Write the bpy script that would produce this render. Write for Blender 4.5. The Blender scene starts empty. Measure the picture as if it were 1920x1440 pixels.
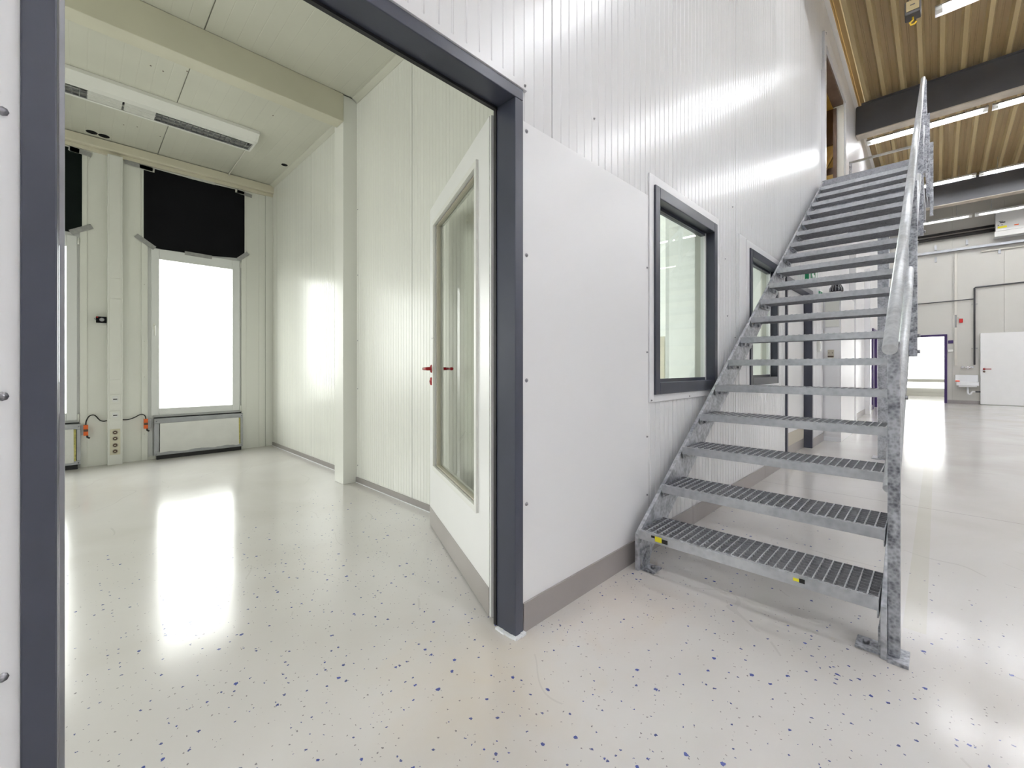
import bpy, math, random
from mathutils import Vector, Matrix
random.seed(7)
SC = bpy.context.scene
COL = SC.collection

# ------------------------------------------------------------------ camera, world, exposure
# X runs along the panelled front wall, Y into the side room, Z up; the camera stands at the origin.
F_PX, HORIZON, EYE = 806.0, 690.0, 1.05
YAW = math.atan((1757 - 960) / F_PX)
cam_d = bpy.data.cameras.new('camera'); cam = bpy.data.objects.new('camera', cam_d); COL.objects.link(cam)
cam.location = (0, 0, EYE)
cam.rotation_euler = (math.pi / 2, 0, YAW - math.pi / 2)
cam_d.sensor_width = 36.0; cam_d.lens = 36.0 * F_PX / 1920.0
cam_d.shift_y = -(720.0 - HORIZON) / 1920.0
cam_d.clip_start = 0.02; cam_d.clip_end = 200
SC.camera = cam
vs = SC.view_settings
vs.view_transform = 'Standard'; vs.look = 'None'; vs.gamma = 1.0; vs.use_curve_mapping = False
vs.exposure = 0.25
LAMP, WINDOW_LIGHT, SKY = 43.0, 15.0, 7.6
wd = bpy.data.worlds.new('world'); SC.world = wd; wd.use_nodes = True
wd.node_tree.nodes['Background'].inputs[0].default_value = (0.97, 1.0, 0.97, 1)      # bright overcast sky
wd.node_tree.nodes['Background'].inputs[1].default_value = SKY
for i_ in range(4):                                                      # sampling portals in the window openings of the side room
    pl = bpy.data.lights.new('window_portal', 'AREA'); pl.shape = 'RECTANGLE'; pl.size, pl.size_y = 0.74, 1.75
    po = bpy.data.objects.new('window_portal', pl); COL.objects.link(po); pl.cycles.is_portal = True
    if i_ < 3: po.location = (1.03 - 1.476*i_, 6.46, 1.45); po.rotation_euler = (-math.pi/2, 0, 0)
    else: po.location = (-2.66, 2.6, 2.0); po.rotation_euler = (0, -math.pi/2, 0); pl.size, pl.size_y = 2.0, 1.6

# ------------------------------------------------------------------ materials
MATS = {}
def new_mat(name):
    m = bpy.data.materials.new(name); m.use_nodes = True
    MATS[name] = m
    nt = m.node_tree
    return m, nt, nt.nodes['Principled BSDF']
def simple(name, col, rough=0.5, metal=0.0, var=0.0, vscale=6.0, bump=0.0, bscale=60.0, stretch=(1, 1, 1), emit=None, spec=0.5):
    m, nt, b = new_mat(name)
    b.inputs['Base Color'].default_value = (*col, 1); b.inputs['Roughness'].default_value = rough
    b.inputs['Metallic'].default_value = metal; b.inputs['Specular IOR Level'].default_value = spec
    geo = nt.nodes.new('ShaderNodeNewGeometry')
    mp = nt.nodes.new('ShaderNodeMapping'); mp.inputs['Scale'].default_value = stretch
    nt.links.new(geo.outputs['Position'], mp.inputs[0])
    if var > 0:
        n = nt.nodes.new('ShaderNodeTexNoise'); n.inputs['Scale'].default_value = vscale; n.inputs['Detail'].default_value = 4
        nt.links.new(mp.outputs[0], n.inputs['Vector'])
        r = nt.nodes.new('ShaderNodeValToRGB')
        r.color_ramp.elements[0].position = 0.3; r.color_ramp.elements[1].position = 0.7
        r.color_ramp.elements[0].color = (*[c * (1 - var) for c in col], 1)
        r.color_ramp.elements[1].color = (*[min(1, c * (1 + var)) for c in col], 1)
        nt.links.new(n.outputs[0], r.inputs[0]); nt.links.new(r.outputs[0], b.inputs['Base Color'])
    if bump > 0:
        n2 = nt.nodes.new('ShaderNodeTexNoise'); n2.inputs['Scale'].default_value = bscale; n2.inputs['Detail'].default_value = 3
        nt.links.new(mp.outputs[0], n2.inputs['Vector'])
        bp = nt.nodes.new('ShaderNodeBump'); bp.inputs['Strength'].default_value = bump; bp.inputs['Distance'].default_value = 0.01
        nt.links.new(n2.outputs[0], bp.inputs['Height']); nt.links.new(bp.outputs[0], b.inputs['Normal'])
    if emit:
        b.inputs['Emission Color'].default_value = (*emit[0], 1); b.inputs['Emission Strength'].default_value = emit[1]
    return m
simple('panel_white', (0.82, 0.82, 0.83), 0.24, spec=0.6, var=0.02, vscale=1.2, stretch=(1, 1, 0.2), bump=0.05, bscale=3)
simple('sheet_white', (0.84, 0.84, 0.85), 0.30, var=0.015, vscale=1.5, bump=0.04, bscale=2)
simple('panel_tinted', (0.80, 0.805, 0.755), 0.24, var=0.03, vscale=1.4, stretch=(1, 1, 0.3), bump=0.04, bscale=3)  # same panel as the white one, daylight tint put into the colour
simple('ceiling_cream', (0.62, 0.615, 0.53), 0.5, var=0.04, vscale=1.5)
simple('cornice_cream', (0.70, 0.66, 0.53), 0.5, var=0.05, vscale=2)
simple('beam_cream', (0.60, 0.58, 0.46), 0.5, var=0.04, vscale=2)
simple('far_wall', (0.57, 0.56, 0.52), 0.55, var=0.03, vscale=0.8)
simple('office_wall', (0.82, 0.835, 0.82), 0.6, var=0.02)
simple('ochre', (0.50, 0.34, 0.10), 0.6, var=0.15, vscale=4)
simple('brown', (0.10, 0.06, 0.04), 0.6, var=0.2)
simple('ground', (0.24, 0.24, 0.22), 0.9, var=0.1, vscale=0.3)
simple('core', (0.55, 0.55, 0.5), 0.8)
simple('anthracite', (0.050, 0.055, 0.078), 0.32, var=0.08, vscale=5, bump=0.02, bscale=150)
simple('anthracite_window', (0.034, 0.038, 0.055), 0.28, var=0.08, vscale=5)
simple('black_rubber', (0.012, 0.012, 0.014), 0.5)
simple('black_matt', (0.007, 0.007, 0.009), 0.8, var=0.15, vscale=3, spec=0.15)
simple('black_green', (0.006, 0.010, 0.009), 0.8, var=0.15, vscale=3, spec=0.15)
simple('white_plastic', (0.80, 0.80, 0.76), 0.35)
simple('white_upvc', (0.78, 0.79, 0.79), 0.3)
simple('door_white', (0.84, 0.84, 0.83), 0.3, var=0.01)
simple('red_plastic', (0.35, 0.005, 0.012), 0.25)
simple('baseboard', (0.32, 0.295, 0.285), 0.38, var=0.07, vscale=2.5)
simple('kick', (0.42, 0.39, 0.37), 0.32, metal=0.4, var=0.05, vscale=3)
simple('grey_metal', (0.40, 0.41, 0.43), 0.4, metal=0.7, var=0.12, vscale=8)
simple('screw', (0.30, 0.30, 0.32), 0.3, metal=0.9)
simple('tape', (0.36, 0.36, 0.36), 0.45, metal=0.2, var=0.12, vscale=30)
simple('tape_light', (0.62, 0.62, 0.58), 0.45, var=0.08, vscale=30)
simple('foam_white', (0.78, 0.78, 0.76), 0.7, var=0.04, vscale=6, bump=0.2, bscale=30)
simple('wool_yellow', (0.55, 0.50, 0.18), 0.9, var=0.3, vscale=60)
simple('orange', (0.80, 0.14, 0.02), 0.4)
simple('steel_beam', (0.085, 0.085, 0.092), 0.5, var=0.12, vscale=2)
simple('soffit_lit', (0.52, 0.46, 0.38), 0.6, var=0.2, vscale=3)  # underside of the dark flange as lit, brightness put into the colour
simple('louvre_metal', (0.62, 0.62, 0.64), 0.25, metal=0.8)
simple('louvre_dark', (0.03, 0.027, 0.033), 0.5)
simple('lamp_housing', (0.85, 0.85, 0.86), 0.4)
simple('hoist_dark', (0.05, 0.045, 0.04), 0.5)
simple('hoist_tan', (0.35, 0.27, 0.12), 0.5)
simple('yellow_paint', (0.75, 0.50, 0.03), 0.4)
simple('sticker_yellow', (0.85, 0.78, 0.02), 0.5)
simple('sticker_black', (0.01, 0.01, 0.01), 0.5)
simple('sign_green', (0.0, 0.22, 0.08), 0.4)
simple('sign_white', (0.85, 0.85, 0.85), 0.4)
simple('beige_box', (0.55, 0.51, 0.42), 0.45)
simple('purple', (0.030, 0.010, 0.085), 0.35)
simple('pipe_black', (0.012, 0.010, 0.010), 0.5)
simple('pipe_dark', (0.05, 0.05, 0.055), 0.4)
simple('conduit', (0.62, 0.60, 0.54), 0.45)
simple('ceramic', (0.82, 0.83, 0.84), 0.12)
simple('chrome', (0.7, 0.7, 0.72), 0.15, metal=1.0)
simple('coral', (0.85, 0.16, 0.09), 0.5)
simple('alarm_red', (0.45, 0.01, 0.01), 0.35)
simple('caulk', (0.82, 0.83, 0.85), 0.6)
simple('unit_white', (0.70, 0.70, 0.69), 0.4)
simple('ribbed_black', (0.015, 0.013, 0.018), 0.2)
simple('socket_cream', (0.70, 0.66, 0.52), 0.35)
simple('tube_light', (0.9, 0.9, 0.9), 0.5, emit=((0.95, 0.965, 1.0), LAMP))
simple('tube_dim', (0.9, 0.9, 0.88), 0.5, emit=((1.0, 0.98, 0.93), LAMP*0.14))
simple('pane_lit', (0.85, 0.88, 0.86), 0.25, emit=((0.99, 1.0, 0.965), WINDOW_LIGHT))
simple('pane_lit_far', (0.85, 0.88, 0.86), 0.25, emit=((0.99, 1.0, 0.98), 2.6))

def glass_mat(name, tint):
    m, nt, b = new_mat(name); nt.nodes.remove(b)
    out = nt.nodes['Material Output']
    t = nt.nodes.new('ShaderNodeBsdfTransparent'); t.inputs[0].default_value = (*tint, 1)
    g = nt.nodes.new('ShaderNodeBsdfGlossy'); g.inputs['Roughness'].default_value = 0.01
    fr = nt.nodes.new('ShaderNodeFresnel'); fr.inputs['IOR'].default_value = 1.5
    mx = nt.nodes.new('ShaderNodeMixShader')
    ge = nt.nodes.new('ShaderNodeNewGeometry'); iv = nt.nodes.new('ShaderNodeMath'); iv.operation = 'SUBTRACT'; iv.inputs[0].default_value = 1.0
    mu = nt.nodes.new('ShaderNodeMath'); mu.operation = 'MULTIPLY'        # thin pane: each surface reflects from its outside only
    nt.links.new(ge.outputs['Backfacing'], iv.inputs[1]); nt.links.new(iv.outputs[0], mu.inputs[0]); nt.links.new(fr.outputs[0], mu.inputs[1])
    nt.links.new(mu.outputs[0], mx.inputs[0]); nt.links.new(t.outputs[0], mx.inputs[1]); nt.links.new(g.outputs[0], mx.inputs[2])
    nt.links.new(mx.outputs[0], out.inputs[0])
glass_mat('glass', (0.955, 0.98, 0.96))
glass_mat('glass_door', (0.94, 0.95, 0.925))
glass_mat('glass_window', (0.99, 0.99, 0.99))

def galvanised(name, lo, hi, rough, scale=9.0):
    m, nt, b = new_mat(name)
    geo = nt.nodes.new('ShaderNodeNewGeometry')
    n = nt.nodes.new('ShaderNodeTexNoise'); n.inputs['Scale'].default_value = scale; n.inputs['Detail'].default_value = 6; n.inputs['Distortion'].default_value = 1.2
    v = nt.nodes.new('ShaderNodeTexVoronoi'); v.inputs['Scale'].default_value = scale * 6
    nt.links.new(geo.outputs['Position'], n.inputs['Vector']); nt.links.new(geo.outputs['Position'], v.inputs['Vector'])
    mx = nt.nodes.new('ShaderNodeMix'); mx.data_type = 'FLOAT'; mx.inputs[0].default_value = 0.25
    nt.links.new(n.outputs[0], mx.inputs[2]); nt.links.new(v.outputs['Distance'], mx.inputs[3])
    r = nt.nodes.new('ShaderNodeValToRGB')
    r.color_ramp.elements[0].position = 0.33; r.color_ramp.elements[0].color = (*lo, 1)
    r.color_ramp.elements[1].position = 0.62; r.color_ramp.elements[1].color = (*hi, 1)
    nt.links.new(mx.outputs[0], r.inputs[0]); nt.links.new(r.outputs[0], b.inputs['Base Color'])
    b.inputs['Metallic'].default_value = 0.55; b.inputs['Roughness'].default_value = rough
    bp = nt.nodes.new('ShaderNodeBump'); bp.inputs['Strength'].default_value = 0.25; bp.inputs['Distance'].default_value = 0.004
    nt.links.new(n.outputs[0], bp.inputs['Height']); nt.links.new(bp.outputs[0], b.inputs['Normal'])
galvanised('galv', (0.27, 0.285, 0.315), (0.58, 0.60, 0.64), 0.42)
galvanised('galv_rough', (0.13, 0.135, 0.155), (0.52, 0.54, 0.58), 0.5, 14)
galvanised('galv_tube', (0.52, 0.54, 0.56), (0.68, 0.70, 0.72), 0.28, 12)
galvanised('galv_shaded', (0.23, 0.235, 0.25), (0.33, 0.335, 0.36), 0.5, 20)  # darker zinc, shade of the grating undersides put into the colour
galvanised('galv_tread', (0.40, 0.415, 0.44), (0.52, 0.535, 0.56), 0.42, 7)
galvanised('galv_lit', (0.46, 0.48, 0.50), (0.66, 0.68, 0.70), 0.45, 20)  # paler zinc, light caught by the top edges put into the colour

def floor_mat():
    m, nt, b = new_mat('floor_epoxy')
    N, L = nt.nodes, nt.links
    geo = N.new('ShaderNodeNewGeometry')
    sep = N.new('ShaderNodeSeparateXYZ'); L.new(geo.outputs['Position'], sep.inputs[0])
    def math_(op, a, bb=None, clamp=False):
        n = N.new('ShaderNodeMath'); n.operation = op; n.use_clamp = clamp
        for i, x in enumerate((a, bb)):
            if x is None: continue
            if isinstance(x, (int, float)): n.inputs[i].default_value = x
            else: L.new(x, n.inputs[i])
        return n.outputs[0]
    def noise(scale, detail=3, dist=0.0):
        n = N.new('ShaderNodeTexNoise'); n.inputs['Scale'].default_value = scale; n.inputs['Detail'].default_value = detail
        n.inputs['Distortion'].default_value = dist
        L.new(geo.outputs['Position'], n.inputs['Vector']); return n.outputs[0]
    def mixc(fac, c1, c2):
        n = N.new('ShaderNodeMix'); n.data_type = 'RGBA'
        if isinstance(fac, (int, float)): n.inputs[0].default_value = fac
        else: L.new(fac, n.inputs[0])
        for i, c in ((6, c1), (7, c2)):
            if isinstance(c, tuple): n.inputs[i].default_value = (*c, 1)
            else: L.new(c, n.inputs[i])
        return n.outputs[2]
    cloud = noise(1.1, 5, 0.6)
    cr = N.new('ShaderNodeValToRGB'); cr.color_ramp.elements[0].position = 0.3; cr.color_ramp.elements[1].position = 0.72
    cr.color_ramp.elements[0].color = (0.585, 0.56, 0.53, 1); cr.color_ramp.elements[1].color = (0.67, 0.655, 0.64, 1)
    L.new(cloud, cr.inputs[0])
    col = cr.outputs[0]
    # warm beige stains by the door post and brownish grime at the foot of the stairs
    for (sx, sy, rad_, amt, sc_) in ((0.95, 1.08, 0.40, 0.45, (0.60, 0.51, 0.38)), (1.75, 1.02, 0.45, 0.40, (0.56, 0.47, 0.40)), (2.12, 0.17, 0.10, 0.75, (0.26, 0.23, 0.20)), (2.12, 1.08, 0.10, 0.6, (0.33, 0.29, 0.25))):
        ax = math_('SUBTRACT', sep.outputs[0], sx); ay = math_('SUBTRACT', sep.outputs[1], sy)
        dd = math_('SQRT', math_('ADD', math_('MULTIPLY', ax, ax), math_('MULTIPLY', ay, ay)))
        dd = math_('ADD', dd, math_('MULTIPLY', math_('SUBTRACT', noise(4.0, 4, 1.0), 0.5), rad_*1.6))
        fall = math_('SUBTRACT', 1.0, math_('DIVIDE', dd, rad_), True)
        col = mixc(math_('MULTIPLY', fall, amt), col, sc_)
    # fine curved scuffs
    wv_ = N.new('ShaderNodeTexWave'); wv_.inputs['Scale'].default_value = 0.9; wv_.inputs['Distortion'].default_value = 14.0; wv_.inputs['Detail'].default_value = 2.0
    L.new(geo.outputs['Position'], wv_.inputs['Vector'])
    scuff = math_('MULTIPLY', math_('GREATER_THAN', wv_.outputs['Fac'], 0.9985), math_('GREATER_THAN', noise(1.7, 2), 0.56))
    col = mixc(math_('MULTIPLY', scuff, 0.22), col, (0.34, 0.32, 0.30))
    # worn yellowish trace of an old lane marking beside the stairs
    yb = math_('MULTIPLY', math_('GREATER_THAN', sep.outputs[1], 0.03), math_('LESS_THAN', sep.outputs[1], 0.10))
    xb = math_('MULTIPLY', math_('GREATER_THAN', sep.outputs[0], 2.35), math_('LESS_THAN', sep.outputs[0], 7.5))
    band = math_('MULTIPLY', math_('MULTIPLY', yb, xb), 0.4)
    col = mixc(band, col, (0.55, 0.53, 0.41))
    # thin slab joints
    for axis, pos in ((0, 4.47), (0, 9.0), (0, 13.5), (1, -3.3)):
        j = math_('LESS_THAN', math_('ABSOLUTE', math_('SUBTRACT', sep.outputs[axis], pos)), 0.004)
        hall = math_('LESS_THAN', sep.outputs[1], 1.17)
        col = mixc(math_('MULTIPLY', math_('MULTIPLY', j, hall), 0.55), col, (0.25, 0.24, 0.23))
    # blue and dark flecks, densest around the doorway
    dx = math_('SUBTRACT', sep.outputs[0], 0.95); dy = math_('SUBTRACT', sep.outputs[1], 1.15)
    d2 = math_('ADD', math_('MULTIPLY', dx, dx), math_('MULTIPLY', dy, dy))
    dens = math_('SUBTRACT', 1.0, math_('DIVIDE', d2, 7.0), True)
    patch = math_('MULTIPLY', dens, math_('ADD', 0.35, noise(0.9, 2)))
    warp = N.new('ShaderNodeTexNoise'); warp.inputs['Scale'].default_value = 160
    L.new(geo.outputs['Position'], warp.inputs['Vector'])
    wv = N.new('ShaderNodeVectorMath'); wv.operation = 'MULTIPLY_ADD'
    wv.inputs[1].default_value = (0.012, 0.012, 0); L.new(warp.outputs['Color'], wv.inputs[0]); L.new(geo.outputs['Position'], wv.inputs[2])
    for scale, pick, rmax, fc in ((24, 0.10, 0.17, (0.02, 0.045, 0.26)), (36, 0.15, 0.17, (0.04, 0.06, 0.21)), (62, 0.16, 0.16, (0.20, 0.18, 0.19))):
        v = N.new('ShaderNodeTexVoronoi'); v.voronoi_dimensions = '2D'; v.inputs['Scale'].default_value = scale; v.inputs['Randomness'].default_value = 1.0
        L.new(wv.outputs[0], v.inputs['Vector'])
        sc = N.new('ShaderNodeSeparateColor'); L.new(v.outputs['Color'], sc.inputs[0])
        on = math_('LESS_THAN', sc.outputs[0], math_('MULTIPLY', patch, pick))
        rad = math_('MULTIPLY', math_('ADD', 0.25, math_('MULTIPLY', sc.outputs[1], 0.75)), rmax)
        dot = math_('LESS_THAN', v.outputs['Distance'], rad)
        col = mixc(math_('MULTIPLY', math_('MULTIPLY', on, dot), 0.92), col, fc)
    L.new(col, b.inputs['Base Color'])
    rr = N.new('ShaderNodeMapRange'); rr.inputs[3].default_value = 0.10; rr.inputs[4].default_value = 0.22
    L.new(noise(2.5, 4), rr.inputs[0]); L.new(rr.outputs[0], b.inputs['Roughness'])
    b.inputs['Specular IOR Level'].default_value = 0.62
    bp = N.new('ShaderNodeBump'); bp.inputs['Strength'].default_value = 0.06; bp.inputs['Distance'].default_value = 0.01
    L.new(noise(5.0, 2), bp.inputs['Height']); L.new(bp.outputs[0], b.inputs['Normal'])
floor_mat()

def deck_mat(name, lo, hi):
    m, nt, b = new_mat(name)
    geo = nt.nodes.new('ShaderNodeNewGeometry')
    mp = nt.nodes.new('ShaderNodeMapping'); mp.inputs['Scale'].default_value = (0.3, 6, 0.3)
    nt.links.new(geo.outputs['Position'], mp.inputs[0])
    n = nt.nodes.new('ShaderNodeTexNoise'); n.inputs['Scale'].default_value = 1.6; n.inputs['Detail'].default_value = 6
    nt.links.new(mp.outputs[0], n.inputs['Vector'])
    r = nt.nodes.new('ShaderNodeValToRGB'); r.color_ramp.elements[0].position = 0.3; r.color_ramp.elements[1].position = 0.75
    r.color_ramp.elements[0].color = (*lo, 1); r.color_ramp.elements[1].color = (*hi, 1)
    nt.links.new(n.outputs[0], r.inputs[0]); nt.links.new(r.outputs[0], b.inputs['Base Color'])
    b.inputs['Roughness'].default_value = 0.5
deck_mat('roof_deck', (0.30, 0.205, 0.095), (0.38, 0.285, 0.14))
deck_mat('roof_rib', (0.42, 0.32, 0.155), (0.50, 0.40, 0.21))

# ------------------------------------------------------------------ mesh helpers
W = {}                                   # world position of every object's origin
def world_of(o): return W.get(o.name, Vector((0, 0, 0)))
def put(o, loc, parent):
    COL.objects.link(o)
    p = world_of(parent) if parent else Vector((0, 0, 0))
    o.parent = parent; o.location = Vector(loc) - p
    W[o.name] = Vector(loc); return o
def tag(o, label=None, cat=None, group=None, kind=None):
    if label: o['label'] = label
    if cat: o['category'] = cat
    if group: o['group'] = group
    if kind: o['kind'] = kind
    return o
def empty(name, loc, label=None, cat=None, group=None, kind=None):
    o = bpy.data.objects.new(name, None); o.empty_display_size = 0.1
    put(o, loc, None); return tag(o, label, cat, group, kind)
class MB:
    def __init__(s): s.v = []; s.f = []; s.smooth = False; s.smf = set()
    def add(s, vs_, fs, smooth=False):
        k = len(s.v); s.v += [tuple(v) for v in vs_]
        for f in fs:
            if smooth: s.smf.add(len(s.f))
            s.f.append([i + k for i in f])
        return s
    def box(s, x0, x1, y0, y1, z0, z1):
        if x0 > x1: x0, x1 = x1, x0
        if y0 > y1: y0, y1 = y1, y0
        if z0 > z1: z0, z1 = z1, z0
        return s.add([(x0,y0,z0),(x1,y0,z0),(x1,y1,z0),(x0,y1,z0),(x0,y0,z1),(x1,y0,z1),(x1,y1,z1),(x0,y1,z1)],
                     [(0,3,2,1),(4,5,6,7),(0,1,5,4),(1,2,6,5),(2,3,7,6),(3,0,4,7)])
    def hexa(s, pts):            # 8 points ordered like box
        return s.add(pts, [(0,3,2,1),(4,5,6,7),(0,1,5,4),(1,2,6,5),(2,3,7,6),(3,0,4,7)])
    def obox(s, o, a, b, c):     # corner o, three edge vectors
        o, a, b, c = map(Vector, (o, a, b, c))
        return s.hexa([o, o+a, o+a+b, o+b, o+c, o+a+c, o+a+b+c, o+b+c])
    def prism(s, poly, vec):     # polygon (3D points) swept along vec
        vec = Vector(vec); n = len(poly); p = [Vector(q) for q in poly]
        return s.add(p + [q + vec for q in p], [tuple(range(n))[::-1], tuple(range(n, 2*n))] + [(i, (i+1) % n, n+(i+1) % n, n+i) for i in range(n)])
    def cyl(s, p, q, r, n=16, r2=None, caps=True):
        p, q = Vector(p), Vector(q); d = (q - p).normalized()
        a = d.orthogonal().normalized(); b = d.cross(a); r2 = r if r2 is None else r2
        k = len(s.v)
        for c_, rr in ((p, r), (q, r2)):
            for i in range(n):
                t = 2*math.pi*i/n; s.v.append(tuple(c_ + rr*(math.cos(t)*a + math.sin(t)*b)))
        for i in range(n):
            s.smf.add(len(s.f)); s.f.append([k+i, k+(i+1) % n, k+n+(i+1) % n, k+n+i])
        if caps: s.f.append([k+i for i in range(n)][::-1]); s.f.append([k+n+i for i in range(n)])
        return s
    def tube(s, pts, r, n=10):
        pts = [Vector(p) for p in pts]; k = len(s.v); m = len(pts); a = None
        for j, p in enumerate(pts):
            d = (pts[min(j+1, m-1)] - pts[max(j-1, 0)]).normalized()
            if a is None: a = d.orthogonal().normalized()
            a = (a - a.dot(d)*d).normalized(); b = d.cross(a)
            for i in range(n):
                t = 2*math.pi*i/n; s.v.append(tuple(p + r*(math.cos(t)*a + math.sin(t)*b)))
        for j in range(m-1):
            for i in range(n):
                s.smf.add(len(s.f)); s.f.append([k+j*n+i, k+j*n+(i+1) % n, k+(j+1)*n+(i+1) % n, k+(j+1)*n+i])
        s.f.append([k+i for i in range(n)][::-1]); s.f.append([k+(m-1)*n+i for i in range(n)])
        return s
    def lathe(s, c, axis, prof, n=20):   # prof: list of (distance along axis, radius)
        c, d = Vector(c), Vector(axis).normalized(); a = d.orthogonal().normalized(); b = d.cross(a); k = len(s.v)
        for h, r in prof:
            for i in range(n):
                t = 2*math.pi*i/n; s.v.append(tuple(c + d*h + r*(math.cos(t)*a + math.sin(t)*b)))
        for j in range(len(prof)-1):
            for i in range(n):
                s.smf.add(len(s.f)); s.f.append([k+j*n+i, k+j*n+(i+1) % n, k+(j+1)*n+(i+1) % n, k+(j+1)*n+i])
        s.f.append([k+i for i in range(n)][::-1]); s.f.append([k+(len(prof)-1)*n+i for i in range(n)])
        return s
    def build(s, name, mat, parent=None, label=None, cat=None, group=None, kind=None, bevel=0.0, origin=None):
        vv = [Vector(v) for v in s.v]
        lo = Vector([min(v[i] for v in vv) for i in range(3)]); hi = Vector([max(v[i] for v in vv) for i in range(3)])
        o_ = Vector(origin) if origin else Vector(((lo.x+hi.x)/2, (lo.y+hi.y)/2, lo.z))
        me = bpy.data.meshes.new(name); me.from_pydata([tuple(v - o_) for v in vv], [], s.f)
        for i, p in enumerate(me.polygons): p.use_smooth = i in s.smf
        me.materials.append(MATS[mat]); me.update()
        o = bpy.data.objects.new(name, me); put(o, o_, parent)
        if bevel > 0:
            md = o.modifiers.new('bevel', 'BEVEL'); md.width = bevel; md.segments = 2; md.limit_method = 'ANGLE'
        return tag(o, label, cat, group, kind)
def clone(o, loc, parent):
    c = o.copy(); put(c, loc, parent); return c
def box(name, mat, parent, *b, **kw): return MB().box(*b).build(name, mat, parent, **kw)

def split_rects(u0, u1, z0, z1, opens):
    us = sorted({u0, u1, *[min(max(a, u0), u1) for o in opens for a in o[:2]]})
    out = []
    for a, b in zip(us, us[1:]):
        if b - a < 1e-6: continue
        m = (a + b) / 2; segs = [(z0, z1)]
        for o in opens:
            if o[0] < m < o[1]:
                ns = []
                for s0, s1 in segs:
                    if o[3] <= s0 or o[2] >= s1: ns.append((s0, s1)); continue
                    if o[2] > s0: ns.append((s0, o[2]))
                    if o[3] < s1: ns.append((o[3], s1))
                segs = ns
        for s0, s1 in segs: out.append((a, b, s0, s1))
    return out
def panel_wall(parent, mat, fn, u0, u1, z0, ztop, opens, seam0, width=1.185, pitch=0.0593, groove=0.0030, name='panel', half=0.0035):
    """fn(u, n, z) -> world point, n outward. One ribbed sandwich panel per object. ztop(u) may slope."""
    k0 = math.floor((u0 - seam0) / width)
    k = k0
    while seam0 + k*width < u1 - 1e-6:
        a = max(u0, seam0 + k*width + 0.0025); b = min(u1, seam0 + (k+1)*width - 0.0025)
        base = seam0 + k*width; k += 1
        if b - a < 0.02: continue
        pts = [(a, -0.012), (a + 0.0012, 0.0)]
        if pitch:
            g = base + pitch
            while g < b - pitch*0.5:
                if g > a + 0.02: pts += [(g-half*1.5, 0), (g-half*0.6, -groove), (g+half*0.6, -groove), (g+half*1.5, 0)]
                g += pitch
        pts += [(b - 0.0012, 0.0), (b, -0.012)]
        cuts = sorted({c for o in opens for c in o[:2] if a < c < b})
        for c in cuts:
            for i in range(len(pts)-1):
                if pts[i][0] < c < pts[i+1][0]:
                    t = (c-pts[i][0])/(pts[i+1][0]-pts[i][0]); pts.insert(i+1, (c, pts[i][1]+t*(pts[i+1][1]-pts[i][1]))); break
        m = MB()
        for (ua, na), (ub, nb) in zip(pts, pts[1:]):
            if ub - ua < 1e-7: continue
            mid = (ua+ub)/2
            segs = [r for r in split_rects(ua, ub, z0, 99, opens)]
            for (_, _, s0, s1) in segs:
                if s1 > 90: za, zb = ztop(ua), ztop(ub)
                else: za = zb = s1
                m.add([fn(ua, na, s0), fn(ub, nb, s0), fn(ub, nb, zb), fn(ua, na, za)], [(0, 1, 2, 3)])
        if m.f: m.build(name, mat, parent)
def core_wall(parent, mat, fn, u0, u1, z0, z1, n0, n1, opens, name='core'):
    m = MB()
    for a, b, s0, s1 in split_rects(u0, u1, z0, z1, opens):
        m.hexa([fn(a, n0, s0), fn(b, n0, s0), fn(b, n1, s0), fn(a, n1, s0), fn(a, n0, s1), fn(b, n0, s1), fn(b, n1, s1), fn(a, n1, s1)])
    return m.build(name, mat, parent)

# ------------------------------------------------------------------ the setting: floor
YW = 1.176                     # visible face of the front wall
YI = YW + 0.15                 # its inner face
XR, XR2 = 1.81, 1.865          # right wall of the side room, before and behind the pillar
YB = 6.42                      # back wall of the side room
ZC = 3.51                      # ceiling of the side room
XL = -2.62                     # left wall of the side room
XF = 18.3                      # far wall of the hall
X0, Y0 = -5.5, -12.5            # hall walls behind the camera
def roof(x): return 6.5 - 0.045 * (x - 7.8)
fl_ = MB(); fl_.box(X0-0.3, 22.6, Y0-0.3, YB+0.3, -0.1, 0.0)
fl_.build('floor', 'floor_epoxy', kind='structure', label='glossy light grey epoxy floor with blue flecks and scuffs')

MB().box(-40, 40, YB+0.31, 60, -0.35, -0.3).build('ground', 'ground', kind='structure', label='pale yard outside the windows')
MB().box(-40, -3.0, YI+.05, YB+0.305, -0.35, -0.3).build('ground', 'ground', kind='structure', label='pale yard outside the left window')
# front wall with its doors and windows
DOOR1 = (-0.072, 1.241, -1, 2.15); WIN1 = (2.349, 3.334, 0.895, 2.112); WIN2 = (4.135, 5.067, 0.895, 2.1)
DOOR2 = (5.42, 6.80, -1, 2.06); UPPER = (7.68, 9.60, 3.60, 5.76); FARD = (14.2, 15.2, -1, 2.06)
OPEN = [DOOR1, WIN1, WIN2, DOOR2, UPPER, FARD]
wf = empty('wall_front', (6, YW, 0), label='white ribbed sandwich panel wall along the hall with doors and windows', kind='structure')
fn_front = lambda u, n, z: (u, YW - n, z)
fn_back = lambda u, n, z: (u, YI + n, z)
panel_wall(wf, 'panel_white', fn_front, X0, XF, 0, lambda u: roof(u)+0.05, OPEN, 1.434-1.185*8)
panel_wall(wf, 'panel_tinted', lambda u, n, z: (-u, YI + n, z), 2.62, 5.5, 0, lambda u: ZC, [], 0) if False else None
core_wall(wf, 'core', fn_front, X0, XF, 0, 6.3, -0.012, -0.145, OPEN)
core_wall(wf, 'panel_tinted', fn_front, XL, XR, 0, ZC, -0.1455, -0.15, OPEN, name='lining')
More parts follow.
